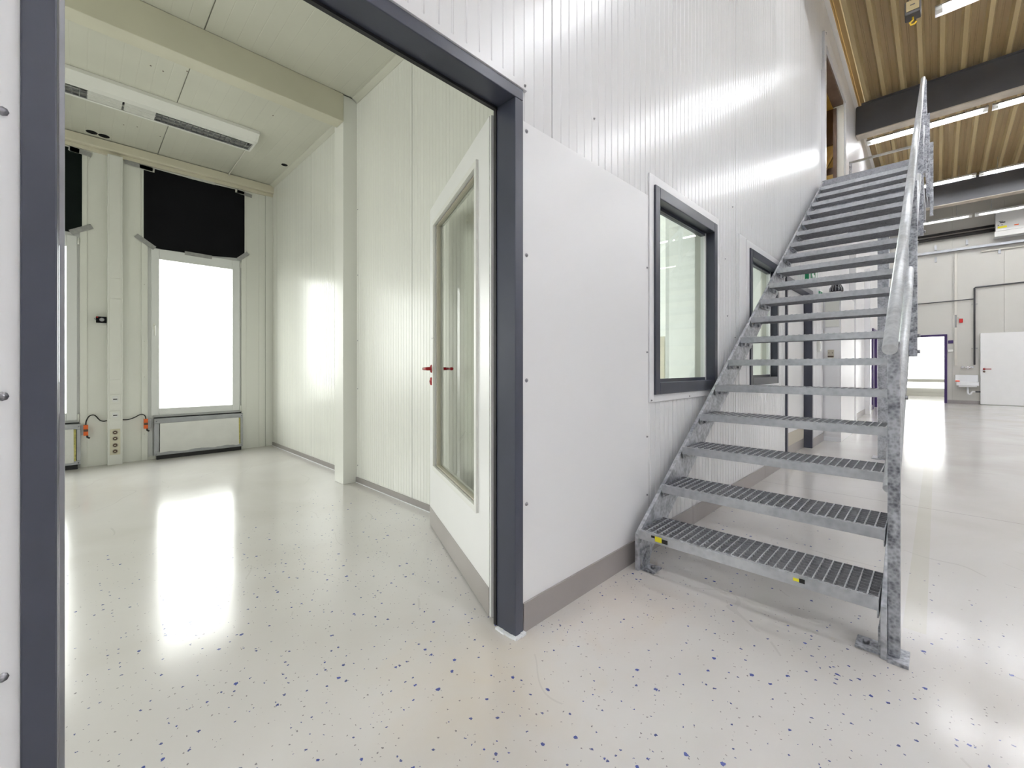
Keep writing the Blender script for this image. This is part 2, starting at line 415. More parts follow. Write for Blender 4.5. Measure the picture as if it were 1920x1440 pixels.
core_wall(wf, 'office_wall', fn_front, XR+0.12, 7.3, 0, ZC, -0.1455, -0.15, OPEN, name='lining')
# smooth cover sheets beside the door, with their screws
for (a, b, zt) in ((1.2415, 2.292, 2.035), (X0, -0.0725, 2.035)):
    box('cover_sheet', 'sheet_white', wf, a, b, YW-0.0035, YW-0.0005, 0.0, zt)
def screw(parent, x, y, z, axis=(0, -1, 0), r=0.0055, mat='screw'):
    m = MB().lathe((x, y, z), axis, [(0, r*1.5), (0.0015, r*1.5), (0.0018, r), (0.0055, r*0.9), (0.007, r*0.4)], 8)
    return m.build('screw', mat, parent)
for z in (0.504, 1.0, 1.503, 2.0): screw(wf, -0.093, YW-0.0035, z); screw(wf, 1.268, YW-0.0035, z)
for z in (0.33, 0.66, 1.14, 1.62): screw(wf, 2.276, YW-0.0035, z, r=0.004)
for (x, z) in ((2.36, 1.24), (3.60, 1.46), (3.55, 1.9), (3.78, 1.30), (3.72, 2.35), (1.75, 2.25)): screw(wf, x, YW-0.001, z, r=0.004)
# flashing above the big door frame
MB().prism([(-0.10, YW-0.001, 2.150), (-0.10, YW-0.016, 2.152), (-0.10, YW-0.016, 2.176), (-0.10, YW-0.001, 2.18)], (1.36, 0, 0)).build('flashing', 'panel_white', wf)
screw(wf, 1.245, YW-0.016, 2.166, r=0.004)

# baseboards along the front wall
bf = empty('baseboard_front', (2, YW, 0), label='grey brown skirting strip along the white panel wall', kind='structure')
for a, b in ((1.245, 2.9), (2.903, 4.6), (4.603, 5.42), (6.80, 7.58), (9.0, 14.2), (15.2, XF)):
    box('skirting', 'baseboard', bf, a, b, YW-0.012, YW-0.001, 0.0, 0.115)

# ------------------------------------------------------------------ door_1: big door frame and open glazed leaf
d1 = empty('door_1', (0.58, YW, 0), label='anthracite steel door frame with white glazed door standing open', kind='structure')
FY0, FY1 = YW-0.012, YW+0.10
def frame_profile(pts_outer): pass
fw = 0.046
for nm, (a, b) in (('jamb', (-0.072, -0.072+fw)), ('jamb', (1.241-fw, 1.241))):
    MB().box(a, b, FY0, FY1, 0.004, 2.15 if False else 2.104).build(nm, 'anthracite', d1, bevel=0.003)
MB().box(-0.072, 1.241, FY0, FY1, 2.1045, 2.15).build('head', 'anthracite', d1, bevel=0.003)
box('seal', 'grey_metal', d1, -0.0255, -0.018, FY1-0.02, FY1+0.012, 0.01, 2.1)      # sealing strips in the rebate
box('seal', 'black_rubber', d1, 1.190, 1.1945, FY1-0.008, FY1+0.006, 0.01, 2.1)
box('seal', 'black_rubber', d1, -0.0255, 1.1945, FY1-0.012, FY1+0.004, 2.094, 2.104)
cm = MB()
for i in range(7):
    a = 1.185 + 0.055*i/7 + random.uniform(-.002, .002); cm.box(a, a+0.011, FY0-0.012-random.uniform(0, .005), FY0+0.004, 0, 0.006+random.uniform(0, .004))
for i in range(6):
    y = FY0 + i*0.016; cm.box(1.182-random.uniform(0, .005), 1.196, y, y+0.018, 0, 0.006+random.uniform(0, .003))
cm.build('caulk_bead', 'caulk', d1)
# the leaf: s runs from hinge to free edge, n towards the side facing the camera
LP = Vector((1.214, 1.335, 0)); LE = Vector((0.443, 1.071, 0)).normalized(); LN = Vector((-LE.y, LE.x, 0)); LW, LT = 1.165, 0.045
def lf(s_, n_, z_): return LP + LE*s_ + LN*n_ + Vector((0, 0, z_))
def lbox(m, s0, s1, n0, n1, z0, z1): return m.hexa([lf(s0,n0,z0), lf(s1,n0,z0), lf(s1,n1,z0), lf(s0,n1,z0), lf(s0,n0,z1), lf(s1,n0,z1), lf(s1,n1,z1), lf(s0,n1,z1)])
G0, G1, GZ0, GZ1 = 0.165, 1.03, 0.42, 1.965
m = MB()
lbox(m, 0, G0, -LT, 0, 0.008, 2.105); lbox(m, G1, LW, -LT, 0, 0.008, 2.105)
lbox(m, G0, G1, -LT, 0, 0.008, GZ0); lbox(m, G0, G1, -LT, 0, GZ1, 2.105)
leaf = m.build('leaf', 'door_white', d1)
m = MB()
for s0, s1, z0, z1 in ((G0-.022, G0+.006, GZ0-.022, GZ1+.022), (G1-.006, G1+.022, GZ0-.022, GZ1+.022), (G0+.006, G1-.006, GZ0-.022, GZ0+.006), (G0+.006, G1-.006, GZ1-.006, GZ1+.022)):
    lbox(m, s0, s1, 0.0005, 0.012, z0, z1); lbox(m, s0, s1, -LT-0.012, -LT-0.0005, z0, z1)
m.build('glazing_bead', 'white_plastic', leaf)
m = MB()
for s0, s1, z0, z1 in ((G0+.002, G0+.012, GZ0+.002, GZ1-.002), (G1-.012, G1-.002, GZ0+.002, GZ1-.002), (G0+.012, G1-.012, GZ0+.002, GZ0+.010), (G0+.012, G1-.012, GZ1-.010, GZ1-.002)):
    lbox(m, s0, s1, -LT+0.008, -0.012, z0, z1)
m.build('glazing_seal', 'beige_box', leaf)
lbox(MB(), G0+0.003, G1-0.003, -LT/2-0.004, -LT/2+0.002, GZ0+0.003, GZ1-0.003).build('glass_pane', 'glass_door', leaf)
lbox(MB(), 0.002, LW-0.002, 0.0003, 0.0025, 0.010, 0.128).build('kick_plate', 'kick', leaf)
lbox(MB(), -0.012, -0.0005, -LT-0.012, -0.004, 0.008, 2.105).build('rebate_strip', 'door_white', leaf)
for zz in (0.25, 1.05, 1.85):
    MB().cyl(lf(-0.014, -LT-0.012, zz-0.05), lf(-0.014, -LT-0.012, zz+0.05), 0.009, 10).build('hinge', 'grey_metal', leaf)
HZ = 1.045
def lever(sgn, n0):
    h = MB()
    h.lathe(lf(1.105, n0, HZ), LN*sgn, [(0, 0.026), (0.007, 0.026), (0.010, 0.022), (0.011, 0.012), (0.045, 0.010)], 18)
    h.tube([lf(1.105, n0+sgn*0.038, HZ), lf(1.105, n0+sgn*0.050, HZ), lf(1.098, n0+sgn*0.056, HZ), lf(1.08, n0+sgn*0.058, HZ), lf(1.0, n0+sgn*0.058, HZ), lf(0.975, n0+sgn*0.054, HZ)], 0.0105, 12)
    return h.build('lever_handle', 'red_plastic', leaf, label='red plastic lever handle')
lever(1, 0.0005); lever(-1, -LT-0.0005)
for sgn, n0 in ((1, 0.0005), (-1, -LT-0.0005)):
    MB().lathe(lf(1.105, n0, HZ-0.082), LN*sgn, [(0, 0.026), (0.007, 0.026), (0.011, 0.022), (0.012, 0.008), (0.016, 0.007)], 18).build('lock_rosette', 'red_plastic', leaf, label='round red lock cover')
for s_ in (1.012, 1.045):
    MB().lathe(lf(s_, 0.012, 1.24), LN, [(0, 0.004), (0.002, 0.003)], 8).build('screw', 'screw', leaf)

# ------------------------------------------------------------------ inner windows in the front wall
def inner_window(name, wx0, wx1, z0, z1, tx0, tx1, tz0, tz1, label):
    r = empty(name, ((wx0+wx1)/2, YW, z0), label=label, kind='structure')
    t = 0.010
    for a, b, c, d in ((tx0, wx0, tz0, tz1), (wx1, tx1, tz0, tz1), (wx0, wx1, z1, tz1), (wx0, wx1, tz0, z0)):
        MB().box(a, b, YW-t, YW-0.0005, c, d).build('casing', 'sheet_white', r, bevel=0.002)
    w = 0.058
    y0, y1 = YW-0.022, YW+0.075
    for a, b, c, d in ((wx0, wx0+w, z0, z1), (wx1-w, wx1, z0, z1), (wx0+w, wx1-w, z1-w-.01, z1), (wx0+w, wx1-w, z0, z0+w+.01)):
        MB().box(a, b, y0, y1, c, d).build('frame', 'anthracite_window', r, bevel=0.004)
    a, b, c, d = wx0+w, wx1-w, z0+w+.01, z1-w-.01
    for e in ((a, a+.02, c, d), (b-.02, b, c, d), (a+.02, b-.02, d-.02, d), (a+.02, b-.02, c, c+.02)):
        MB().box(e[0], e[1], YW+0.04, YW+0.074, e[2], e[3]).build('glazing_bead', 'white_upvc' if e[1] == b else 'anthracite_window', r)
    box('glass_pane', 'glass', r, a+.02, b-.02, YW+0.048, YW+0.056, c+.02, d-.02)
    m = MB()
    for e in ((wx0, wx1, z0-.001, z0), (wx0, wx1, z1, z1+.001)): m.box(e[0], e[1], YW+.076, YI, e[2], e[3])
    m.build('reveal', 'sheet_white', r)
    for x in (tx0+0.02, (tx0+tx1)/2, tx1-0.03): screw(r, x, YW-t, tz0+0.012, r=0.0035)
    return r
inner_window('window_1', 2.349, 3.334, 0.895, 2.112, 2.297, 3.400, 0.852, 2.168, 'tall dark framed window in the white wall left of the staircase')
inner_window('window_2', 4.135, 5.067, 0.895, 2.100, 4.06, 5.12, 0.852, 2.16, 'second dark framed window, partly hidden behind the staircase treads')
box('casing', 'sheet_white', bpy.data.objects['window_2'], 3.875, 4.058, YW-0.006, YW-0.0005, 0.852, 2.17)

# door 2, behind the stairs
d2 = empty('door_2', (6.1, YW, 0), label='white door with anthracite frame seen through the staircase treads', kind='structure')
for a, b in ((5.42, 5.475), (6.745, 6.80)): MB().box(a, b, YW-0.018, YW+0.12, 0, 2.0).build('jamb', 'anthracite', d2, bevel=0.003)
MB().box(5.42, 6.80, YW-0.018, YW+0.12, 2.0, 2.06).build('head', 'anthracite', d2, bevel=0.003)
lf2 = box('leaf', 'door_white', d2, 5.48, 6.74, YW+0.075, YW+0.118, 0.01, 1.995)
box('kick_plate', 'kick', lf2, 5.49, 6.73, YW+0.072, YW+0.0747, 0.012, 0.125)
box('threshold_panel', 'beige_box', lf2, 5.49, 6.73, YW+0.0725, YW+0.0747, 0.126, 0.28)
# emergency exit sign above it
es = empty('exit_sign', (6.55, YW-0.02, 2.10), label='green and white exit sign above the door behind the stairs', cat='sign')
box('box', 'sign_white', es, 6.30, 6.74, YW-0.075, YW-0.002, 2.10, 2.32)
box('face', 'sign_green', es, 6.32, 6.72, YW-0.079, YW-0.0755, 2.12, 2.30)
m = MB(); m.prism([(6.36, YW-.083, 2.20), (6.44, YW-.083, 2.155), (6.44, YW-.083, 2.245)], (0, 0.003, 0)); m.box(6.44, 6.52, YW-.083, YW-.080, 2.185, 2.215); m.box(6.57, 6.67, YW-.083, YW-.080, 2.14, 2.28)
m.build('symbol', 'sign_white', es)
box('end_symbol', 'sign_green', es, 6.297, 6.2995, YW-0.06, YW-0.02, 2.14, 2.28)

# far door in the same wall (purple frame, bright room behind)
d3 = empty('door_3', (14.7, YW, 0), label='narrow purple door frame far along the white wall', kind='structure')
for a, b in ((14.2, 14.27), (15.13, 15.2)): box('jamb', 'purple', d3, a, b, YW-0.03, YW+0.1, 0, 2.0)
box('head', 'purple', d3, 14.2, 15.2, YW-0.03, YW+0.1, 2.0, 2.06)
box('leaf', 'door_white', d3, 14.275, 15.125, YW+0.03, YW+0.07, 0.01, 1.995)

# ------------------------------------------------------------------ side room
wr = empty('wall_room_right', (XR, 3.9, 0), label='daylight-tinted white ribbed panel wall on the right of the side room', kind='structure')
fn_r = lambda u, n, z: (XR - n, -u, z); fn_r2 = lambda u, n, z: (XR2 - n, -u, z)
panel_wall(wr, 'panel_tinted', fn_r, -3.82, -YI, 0, lambda u: ZC, [], -2.87-1.185*2, pitch=0.0395, groove=0.0020, half=0.003)
panel_wall(wr, 'panel_tinted', fn_r2, -YB, -3.9, 0, lambda u: ZC, [], -5.05-1.185*2, pitch=0.0395, groove=0.0020, half=0.003)
MB().box(XR+0.0125, XR+0.12, YI, 3.9, 0, ZC).box(XR2+0.0125, XR+0.12, 3.9, YB, 0, ZC).build('core', 'office_wall', wr)
pil = MB().box(1.682, XR2, 3.80, 3.985, 0, ZC-0.001).build('pillar', 'panel_tinted', wr, bevel=0.004)
for z in (0.16, 0.86, 1.3, 1.9, 2.5): screw(wr, XR-0.004, 3.77, z, axis=(-1, 0, 0), r=0.003)
br = empty('baseboard_room', (XR, 3, 0), label='thin grey strip at the foot of the side room wall', kind='structure')
box('strip', 'baseboard', br, XR-0.010, XR-0.0005, YI, 3.798, 0.006, 0.05)
box('strip', 'baseboard', br, XR2-0.010, XR2-0.0005, 3.988, YB, 0.006, 0.05)
box('sealant', 'caulk', br, XR-0.014, XR-0.0005, YI, 3.798, 0, 0.0055)
box('sealant', 'caulk', br, XR2-0.014, XR2-0.0005, 3.988, YB, 0, 0.0055)
wl = empty('wall_room_left', (XL, 4, 0), label='daylight-tinted white wall on the left of the side room', kind='structure')
core_wall(wl, 'panel_tinted', lambda u, n, z: (XL + n, u, z), YI, YB, 0, ZC, 0, -0.1, [(1.8, 3.4, 1.0, 3.0)], name='lining')
wl2 = empty('window_10', (XL, 2.6, 1.0), label='window in the left wall of the side room, out of view', kind='structure')
for y0_, y1_, z0_, z1_ in ((1.8, 1.86, 1.0, 3.0), (3.34, 3.4, 1.0, 3.0), (1.86, 3.34, 1.0, 1.06), (1.86, 3.34, 2.94, 3.0), (2.57, 2.63, 1.06, 2.94)):
    box('frame', 'white_upvc', wl2, XL-.07, XL-.02, y0_, y1_, z0_, z1_)
box('glass_pane', 'glass_window', wl2, XL-.05, XL-.044, 1.86, 3.34, 1.06, 2.94)

# ceiling of panels, the cross beam, cornices
cr_ = empty('ceiling_room', (0, 4, ZC), label='cream panelled ceiling of the side room', kind='structure')
fn_c = lambda u, n, z: (u, z, ZC - n)
HOLES = [(0.106, 6.27, .045), (0.199, 6.28, .045), (1.764, 5.62, .035)]
for ya, yb in ((YI, 3.787), (3.935, YB)):
    k = -3
    while True:
        a, b = 0.65 + 1.185*k, 0.65 + 1.185*(k+1); k += 1
        if a >= XR2: break
        if b <= XL: continue
        a2, b2 = max(a+.003, XL), min(b-.003, XR2)
        m = MB(); pts = [(a2, -.012), (a2+.001, 0)]
        for j in range(1, 12):
            g = a + j*0.0988
            if a2+.02 < g < b2-.02: pts += [(g-.004, 0), (g-.0015, -.0008), (g+.0015, -.0008), (g+.004, 0)]
        pts += [(b2-.001, 0), (b2, -.012)]
        for (ua, na), (ub, nb) in zip(pts, pts[1:]):
            m.add([(ua, ya, ZC-na), (ua, yb, ZC-na), (ub, yb, ZC-nb), (ub, ya, ZC-nb)], [(0, 1, 2, 3)])
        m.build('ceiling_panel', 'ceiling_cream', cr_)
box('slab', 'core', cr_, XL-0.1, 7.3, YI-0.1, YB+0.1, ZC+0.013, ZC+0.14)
for x, y, r_ in HOLES:
    MB().cyl((x, y, ZC-0.0015), (x, y, ZC+0.02), r_, 20).build('cable_hole', 'black_matt', cr_)
for x, y in ((0.42, 4.55), (0.50, 4.56), (0.64, 4.42), (1.34, 4.6), (0.33, 5.85), (0.43, 5.8), (0.62, 5.87)):
    MB().cyl((x, y, ZC-0.002), (x, y, ZC+0.004), 0.006, 8).build('screw_hole', 'brown', cr_)
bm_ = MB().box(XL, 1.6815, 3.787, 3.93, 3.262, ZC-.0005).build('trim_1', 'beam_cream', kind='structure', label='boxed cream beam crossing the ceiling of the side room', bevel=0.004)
c1 = empty('trim_2', (0, YB, 3.4), label='cream cornice board along the top of the window wall', kind='structure')
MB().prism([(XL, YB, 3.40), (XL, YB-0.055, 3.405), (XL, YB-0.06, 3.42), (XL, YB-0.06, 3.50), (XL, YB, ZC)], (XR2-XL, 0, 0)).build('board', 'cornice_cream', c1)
MB().prism([(XL, YB, 3.36), (XL, YB-0.02, 3.362), (XL, YB-0.02, 3.40), (XL, YB, 3.40)], (XR2-XL, 0, 0)).build('ledge', 'cornice_cream', c1)
c3 = empty('trim_3', (XR2, 5, ZC), label='narrow angle trim where the side room wall meets the ceiling', kind='structure')
MB().prism([(XR2, 3.94, ZC), (XR2-0.05, 3.94, ZC), (XR2-0.05, 3.94, ZC-.006), (XR2-.006, 3.94, ZC-.03), (XR2, 3.94, ZC-.03)], (0, YB-3.94, 0)).build('angle', 'ceiling_cream', c3)
MB().prism([(XR, YI, ZC), (XR-0.05, YI, ZC), (XR-0.05, YI, ZC-.006), (XR-.006, YI, ZC-.03), (XR, YI, ZC-.03)], (0, 3.785-YI, 0)).build('angle', 'ceiling_cream', c3)

# window wall
wb = empty('wall_room_back', (0, YB, 0), label='daylight-tinted white window wall at the end of the side room', kind='structure')
WOFF = 1.476
WINS = [(0.567 - WOFF*i, 1.494 - WOFF*i) for i in range(3)]
opens_b = [(a, b, 0.035, 3.305) for a, b in WINS] + [(a, b, 0.5, 2.45) for a, b in ((2.3, 3.2), (3.8, 4.7), (5.6, 6.5))]
core_wall(wb, 'panel_tinted', lambda u, n, z: (u, YB - n, z), XL-0.1, XR2, 0, ZC, 0.0, -0.20, opens_b[:3], name='lining')
core_wall(wb, 'office_wall', lambda u, n, z: (u, YB - n, z), XR2, 7.4, 0, ZC, 0.0, -0.20, opens_b[3:], name='lining')
box('corner_post', 'panel_tinted', wb, 1.775, XR2-0.0005, YB-0.02, YB-0.0005, 0.0, 3.36)
box('joint_strip', 'panel_tinted', wb, 1.70, 1.772, YB-0.006, YB-0.0005, 0.0, 3.36)
for i in range(3):
    a, b = WINS[i]
    for x0, x1 in ((a-0.055, a-0.001), (b+0.001, b+0.055)): MB().box(x0, x1, YB-0.012, YB-0.0005, 0, 3.34).build('casing', 'panel_tinted', wb, bevel=0.002)
    for z in (0.3, 0.95, 1.35, 2.0): screw(wb, a-0.03, YB-0.012, z, r=0.003, mat='conduit')
def room_window(i, label):
    dx = -WOFF*i
    r = empty('window_%d' % (i+3), (1.03+dx, YB, 0.5), label=label, kind='structure')
    def bx(nm, mat, x0, x1, y0, y1, z0, z1, par=r, bev=0.003): return MB().box(x0+dx, x1+dx, y0, y1, z0, z1).build(nm, mat, par, bevel=bev)
    yo = YB+0.02
    for x0, x1, z0, z1 in ((0.567, 0.612, 0.03, 3.31), (1.45, 1.494, 0.03, 3.31), (0.612, 1.45, 0.455, 0.52), (0.612, 1.45, 2.40, 2.47), (0.612, 1.45, 3.27, 3.31)):
        bx('frame', 'white_upvc', x0, x1, yo-0.012, yo+0.06, z0, z1)
    sash = empty_child('sash', (1.03+dx, yo, 0.5), r)
    for x0, x1, z0, z1 in ((0.595, 0.668, 0.502, 2.43), (1.396, 1.476, 0.502, 2.43), (0.668, 1.396, 2.31, 2.43), (0.668, 1.396, 0.502, 0.582)):
        bx('sash_bar', 'white_upvc', x0, x1, yo-0.035, yo-0.0125, z0, z1, sash, 0.005)
    bx('pane', 'glass_window', 0.66, 1.40, yo+0.002, yo+0.008, 0.575, 2.32, sash, 0)
    h = MB(); h.box(0.612+dx, 0.634+dx, yo-0.047, yo-0.0355, 1.50, 1.56); h.cyl((0.623+dx, yo-0.045, 1.53), (0.623+dx, yo-0.075, 1.53), 0.009, 10)
    h.tube([(0.623+dx, yo-0.07, 1.535), (0.623+dx, yo-0.078, 1.52), (0.624+dx, yo-0.078, 1.42)], 0.009, 8); h.build('handle', 'white_plastic', sash)
    for z in (0.53, 2.38): MB().cyl((1.485+dx, yo-0.04, z-0.035), (1.485+dx, yo-0.04, z+0.035), 0.008, 8).build('hinge', 'white_plastic', sash)
    bx('transom_glass', 'black_matt', 0.612, 1.45, yo+0.02, yo+0.03, 2.47, 3.27, r, 0)
    bx('lower_infill', 'white_upvc', 0.612, 1.45, yo+0.0, yo+0.02, 0.03, 0.455, r, 0)
    return r
def empty_child(name, loc, parent):
    o = bpy.data.objects.new(name, None); o.empty_display_size = .05; put(o, loc, parent); return o
room_window(0, 'white framed frosted window below the right black board')
room_window(1, 'white framed window cut off by the left door jamb')
room_window(2, 'white framed window hidden beyond the left door jamb')

def blackout(i, mat, label, x0, x1, zl, zr, tapes):
    y = YB-0.016
    r = empty('blackout_board', ((x0+x1)/2, y, zl), label=label, cat='board', group='black boards taped over the top windows')
    m = MB(); N_ = 12
    top, bot = [], []
    for k in range(N_+1):
        t = k/N_; x = x0+(x1-x0)*t
        cut = 0.09*max(0, 1-t/0.1) + 0.07*max(0, 1-(1-t)/0.09)
        top.append((x, y, 3.345 - 0.01*math.sin(t*3.1))); bot.append((x, y, zl+(zr-zl)*t + cut*0.7 + 0.006*math.sin(9*t)))
    m.prism(bot + top[::-1], (0, 0.0035, 0)).build('sheet', mat, r)
    for (cx, cz, L, a, w, mt) in tapes:
        ca, sa = math.cos(a), math.sin(a); hx, hz = ca*L/2, sa*L/2; wx, wz = -sa*w/2, ca*w/2
        q = [(cx-hx-wx, cz-hz-wz), (cx+hx-wx, cz+hz-wz), (cx+hx+wx, cz+hz+wz), (cx-hx+wx, cz-hz+wz)]
        MB().prism([(a_, y-0.0012, b_) for a_, b_ in q], (0, -0.0012, 0)).build('tape_strip', mt, r)
blackout(0, 'black_matt', 'square black board taped above the frosted window', 0.53, 1.53, 2.415, 2.46,
    [(0.49, 3.335, 0.24, -0.06, .05, 'tape'), (0.56, 3.325, 0.13, -0.04, .05, 'tape_light'), (1.07, 3.352, 0.27, 0.0, .04, 'tape_light'), (1.53, 3.315, 0.17, -0.12, .045, 'tape'), (1.475, 3.33, 0.1, 0.0, .05, 'tape_light'),
     (0.545, 2.485, 0.20, -0.62, .05, 'tape'), (1.04, 2.425, 0.27, -0.02, .045, 'tape'), (1.515, 2.50, 0.15, 0.75, .05, 'tape')])
blackout(1, 'black_green', 'dark green black board taped beside the left door jamb', -0.95, 0.035, 2.44, 2.47,
    [(0.02, 3.325, 0.17, -0.10, .05, 'tape'), (-0.02, 3.33, 0.07, -0.06, .055, 'tape_light'), (0.03, 2.51, 0.19, 0.55, .05, 'tape'), (-0.9, 3.33, 0.2, 0, .05, 'tape')])

def low_panel(i, label):
    dx = -WOFF*i; y0, y1 = YB-0.085, YB-0.001
    r = empty('insulated_hatch', (1.05+dx, YB-0.04, 0.03), label=label, cat='wall hatch', group='insulated hatches below the windows')
    x0, x1, z0, z1 = 0.618+dx, 1.50+dx, 0.045, 0.468
    for nm, a, b, c, d in (('frame_rail', x0, x1, z1-.055, z1), ('frame_rail', x0, x1, z0, z0+.045), ('frame_stile', x0, x0+.045, z0+.045, z1-.055), ('frame_stile', x1-.03, x1, z0+.045, z1-.055)):
        MB().box(a, b, y0+0.015, y1, c, d).build(nm, 'grey_metal', r, bevel=0.004)
    m = MB(); n = 24; low = []
    for k in range(n+1):
        t = k/n; low.append((x0+.05+(x1-x0-.098)*t, y0, z0+.035 + 0.006*math.sin(17*t+i)+random.uniform(-.004, .004)))
    up = [(x1-.052, y0, z1-.05), (x0+.05, y0, z1-.055)]
    m.prism(low+up, (0, 0.07, 0)).build('foam_board', 'foam_white', r)
    MB().box(x1-.05, x1-.034, y0+0.004, y0+0.06, z0+.04, z1-.056).build('mineral_wool', 'wool_yellow', r)
    MB().box(x0+.0, x1-.01, YB-0.03, YB-0.001, z1+.001, z1+.012).build('top_seal', 'black_rubber', r)
    for x in (x0+.02, x1-.015):
        for z in (z0+.02, z1-.03): screw(r, x, y0+0.015, z, r=0.004)
    MB().box(x0+.02, x1-.02, YB-0.07, YB-0.002, 0.0, z0-.001).build('foot_gap_shadow', 'black_rubber', r)  # black block standing in for the shadow gap below the hatch
low_panel(0, 'white foam board hatch in a grey frame under the frosted window')
low_panel(1, 'white foam board hatch partly hidden by the left door jamb')

# vertical cable trunking with outlets
tk = empty('cable_trunking', (0.29, YB, 0), label='white vertical cable trunking with sockets between the two windows', cat='trunking')
MB().box(0.228, 0.350, YB-0.075, YB-0.0005, 0.0, 3.36).build('body', 'white_plastic', tk, bevel=0.004)
for z0, z1 in ((0.01, 0.125), (0.425, 0.475), (0.61, 0.66), (0.785, 0.92), (0.925, 1.80), (1.805, 2.02), (2.023, 3.35)):
    MB().box(0.245, 0.332, YB-0.080, YB-0.0755, z0, z1).build('cover_strip', 'white_plastic', tk, bevel=0.001)
for z in (0.715, 0.54):
    p = MB().box(0.246, 0.331, YB-0.086, YB-0.0755, z-.045, z+.045).build('data_outlet', 'white_plastic', tk, bevel=0.003)
    MB().box(0.264, 0.313, YB-0.090, YB-0.0865, z-.027, z+.027).build('insert', 'white_upvc', p, bevel=0.002)
    box('port_slot', 'black_rubber', p, 0.272, 0.305, YB-0.092, YB-0.0902, z-.008, z+.002)
for z in (0.318, 0.18):
    p = MB().box(0.247, 0.330, YB-0.084, YB-0.0755, z-.07, z+.07).build('socket_plate', 'socket_cream', tk, bevel=0.002)
    for dz in (-.033, .033):
        MB().lathe((0.2885, YB-0.0845, z+dz), (0, -1, 0), [(0, .026), (.004, .026), (.0042, .021), (-.0005, .019)], 20).build('socket_ring', 'beige_box', p)
        MB().lathe((0.2885, YB-0.0846, z+dz), (0, -1, 0), [(0, .0185), (.0008, .0185)], 20).build('socket_well', 'brown', p)
        m = MB()
        m.box(0.281, 0.296, YB-.0885, YB-.0856, z+dz-.004, z+dz+.004); m.build('socket_insert', 'socket_cream', p)
# orange switches with their cables
def plug(x, z, label, bx):
    r = empty('safety_switch', (x, YB-0.05, z), label=label, cat='switch', group='orange switches beside the hatches')
    MB().box(x-.018, x+.018, YB-0.075, YB-0.035, z-.055, z+.055).build('body', 'orange', r, bevel=0.004)
    MB().box(x-.017, x+.017, YB-0.078, YB-0.0755, z-.012, z+.012).build('band', 'brown', r)
    MB().box(min(x, bx), max(x, bx), YB-0.034, YB-0.028, z-.05, z+.05).build('bracket', 'grey_metal', r)
    MB().tube([(x+.01, YB-.06, z-.056), (x+.012, YB-.062, z-.075), (x+.03, YB-.062, z-.085)], .009, 8).build('latch', 'black_rubber', r)
plug(0.063, 0.395, 'orange switch beside the hatch at the left door jamb', 0.026)
plug(0.545, 0.420, 'orange switch beside the hatch under the frosted window', 0.592)
def cable(pts, label):
    n = []; P = [Vector(p) for p in pts]
    for i in range(len(P)-1):
        p0, p1, p2, p3 = P[max(i-1, 0)], P[i], P[i+1], P[min(i+2, len(P)-1)]
        for k in range(6):
            t = k/6; n.append(0.5*((2*p1)+(p2-p0)*t+(2*p0-5*p1+4*p2-p3)*t*t+(3*p1-p0-3*p2+p3)*t**3))
    n.append(P[-1]); MB().tube(n, .0055, 8).build('cable', 'black_rubber', label=label, cat='cable', group='cables of the orange switches')
cable([(0.063, YB-.055, .452), (0.066, YB-.05, .49), (0.09, YB-.03, .54), (0.13, YB-.02, .545), (0.17, YB-.02, .49), (0.2, YB-.02, .475), (0.226, YB-.02, .48)], 'black cable from left orange switch to the trunking')
cable([(0.352, YB-.02, .478), (0.40, YB-.02, .477), (0.45, YB-.02, .495), (0.50, YB-.03, .525), (0.535, YB-.05, .515), (0.546, YB-.055, .476)], 'black cable from right orange switch to the trunking')
# small dark device clipped to the trunking
dv = empty('wall_device', (0.18, YB-0.04, 1.56), label='small black camera-like device on the wall left of the trunking', cat='device')
MB().box(0.140, 0.222, YB-0.07, YB-0.02, 1.535, 1.60).build('body', 'black_matt', dv, bevel=0.004)
MB().lathe((0.185, YB-.0705, 1.567), (0, -1, 0), [(0, .02), (.008, .018), (.009, .01)], 16).build('lens', 'grey_metal', dv)
box('red_mark', 'alarm_red', dv, 0.142, 0.156, YB-.0725, YB-.0705, 1.585, 1.598)
MB().tube([(0.135, YB-.002, 1.585), (0.13, YB-.05, 1.575), (0.142, YB-.06, 1.56)], .004, 6).build('clip', 'grey_metal', dv)
MB().box(0.17, 0.224, YB-.03, YB-.0005, 1.515, 1.534).build('bracket', 'white_plastic', dv)

# louvred ceiling lamp (switched off) with its conduit
lv = empty('louvre_lamp', (0.2, 5.2, ZC), label='long white louvred ceiling lamp, switched off, in the side room', cat='lamp')
xa, xb = -1.75, 1.315
prof = [(5.01, ZC-.001), (5.01, ZC-.03), (5.09, ZC-.085), (5.165, ZC-.085), (5.165, ZC-.02), (5.345, ZC-.02), (5.345, ZC-.085), (5.37, ZC-.085), (5.42, ZC-.03), (5.42, ZC-.001)]
MB().prism([(xa, y, z) for y, z in prof], (xb-xa, 0, 0)).build('housing', 'white_plastic', lv)
for x0, x1 in ((xa-.006, xa-.0005), (xb+.0005, xb+.02)):
    MB().prism([(x0, y, z) for y, z in (prof[0], prof[1], prof[2], prof[7], prof[8], prof[9])], (x1-x0, 0, 0)).build('end_cap', 'white_plastic', lv)
box('channel', 'louvre_dark', lv, xa, xb, 5.167, 5.343, ZC-.026, ZC-.0205)
lou = [(xa, -0.72), (-0.55, 0.06), (0.52, 1.31)]
for (x0, x1) in lou:
    m = MB(); n = int((x1-x0)/0.046)
    for k in range(n+1):
        x = x0 + (x1-x0)*k/n; m.box(x-.003, x+.003, 5.168, 5.342, ZC-.082, ZC-.068)
    for y in (5.167, 5.250, 5.336): m.box(x0, x1, y, y+.006, ZC-.083, ZC-.066)
    m.build('louvre_grid', 'louvre_metal', lv)
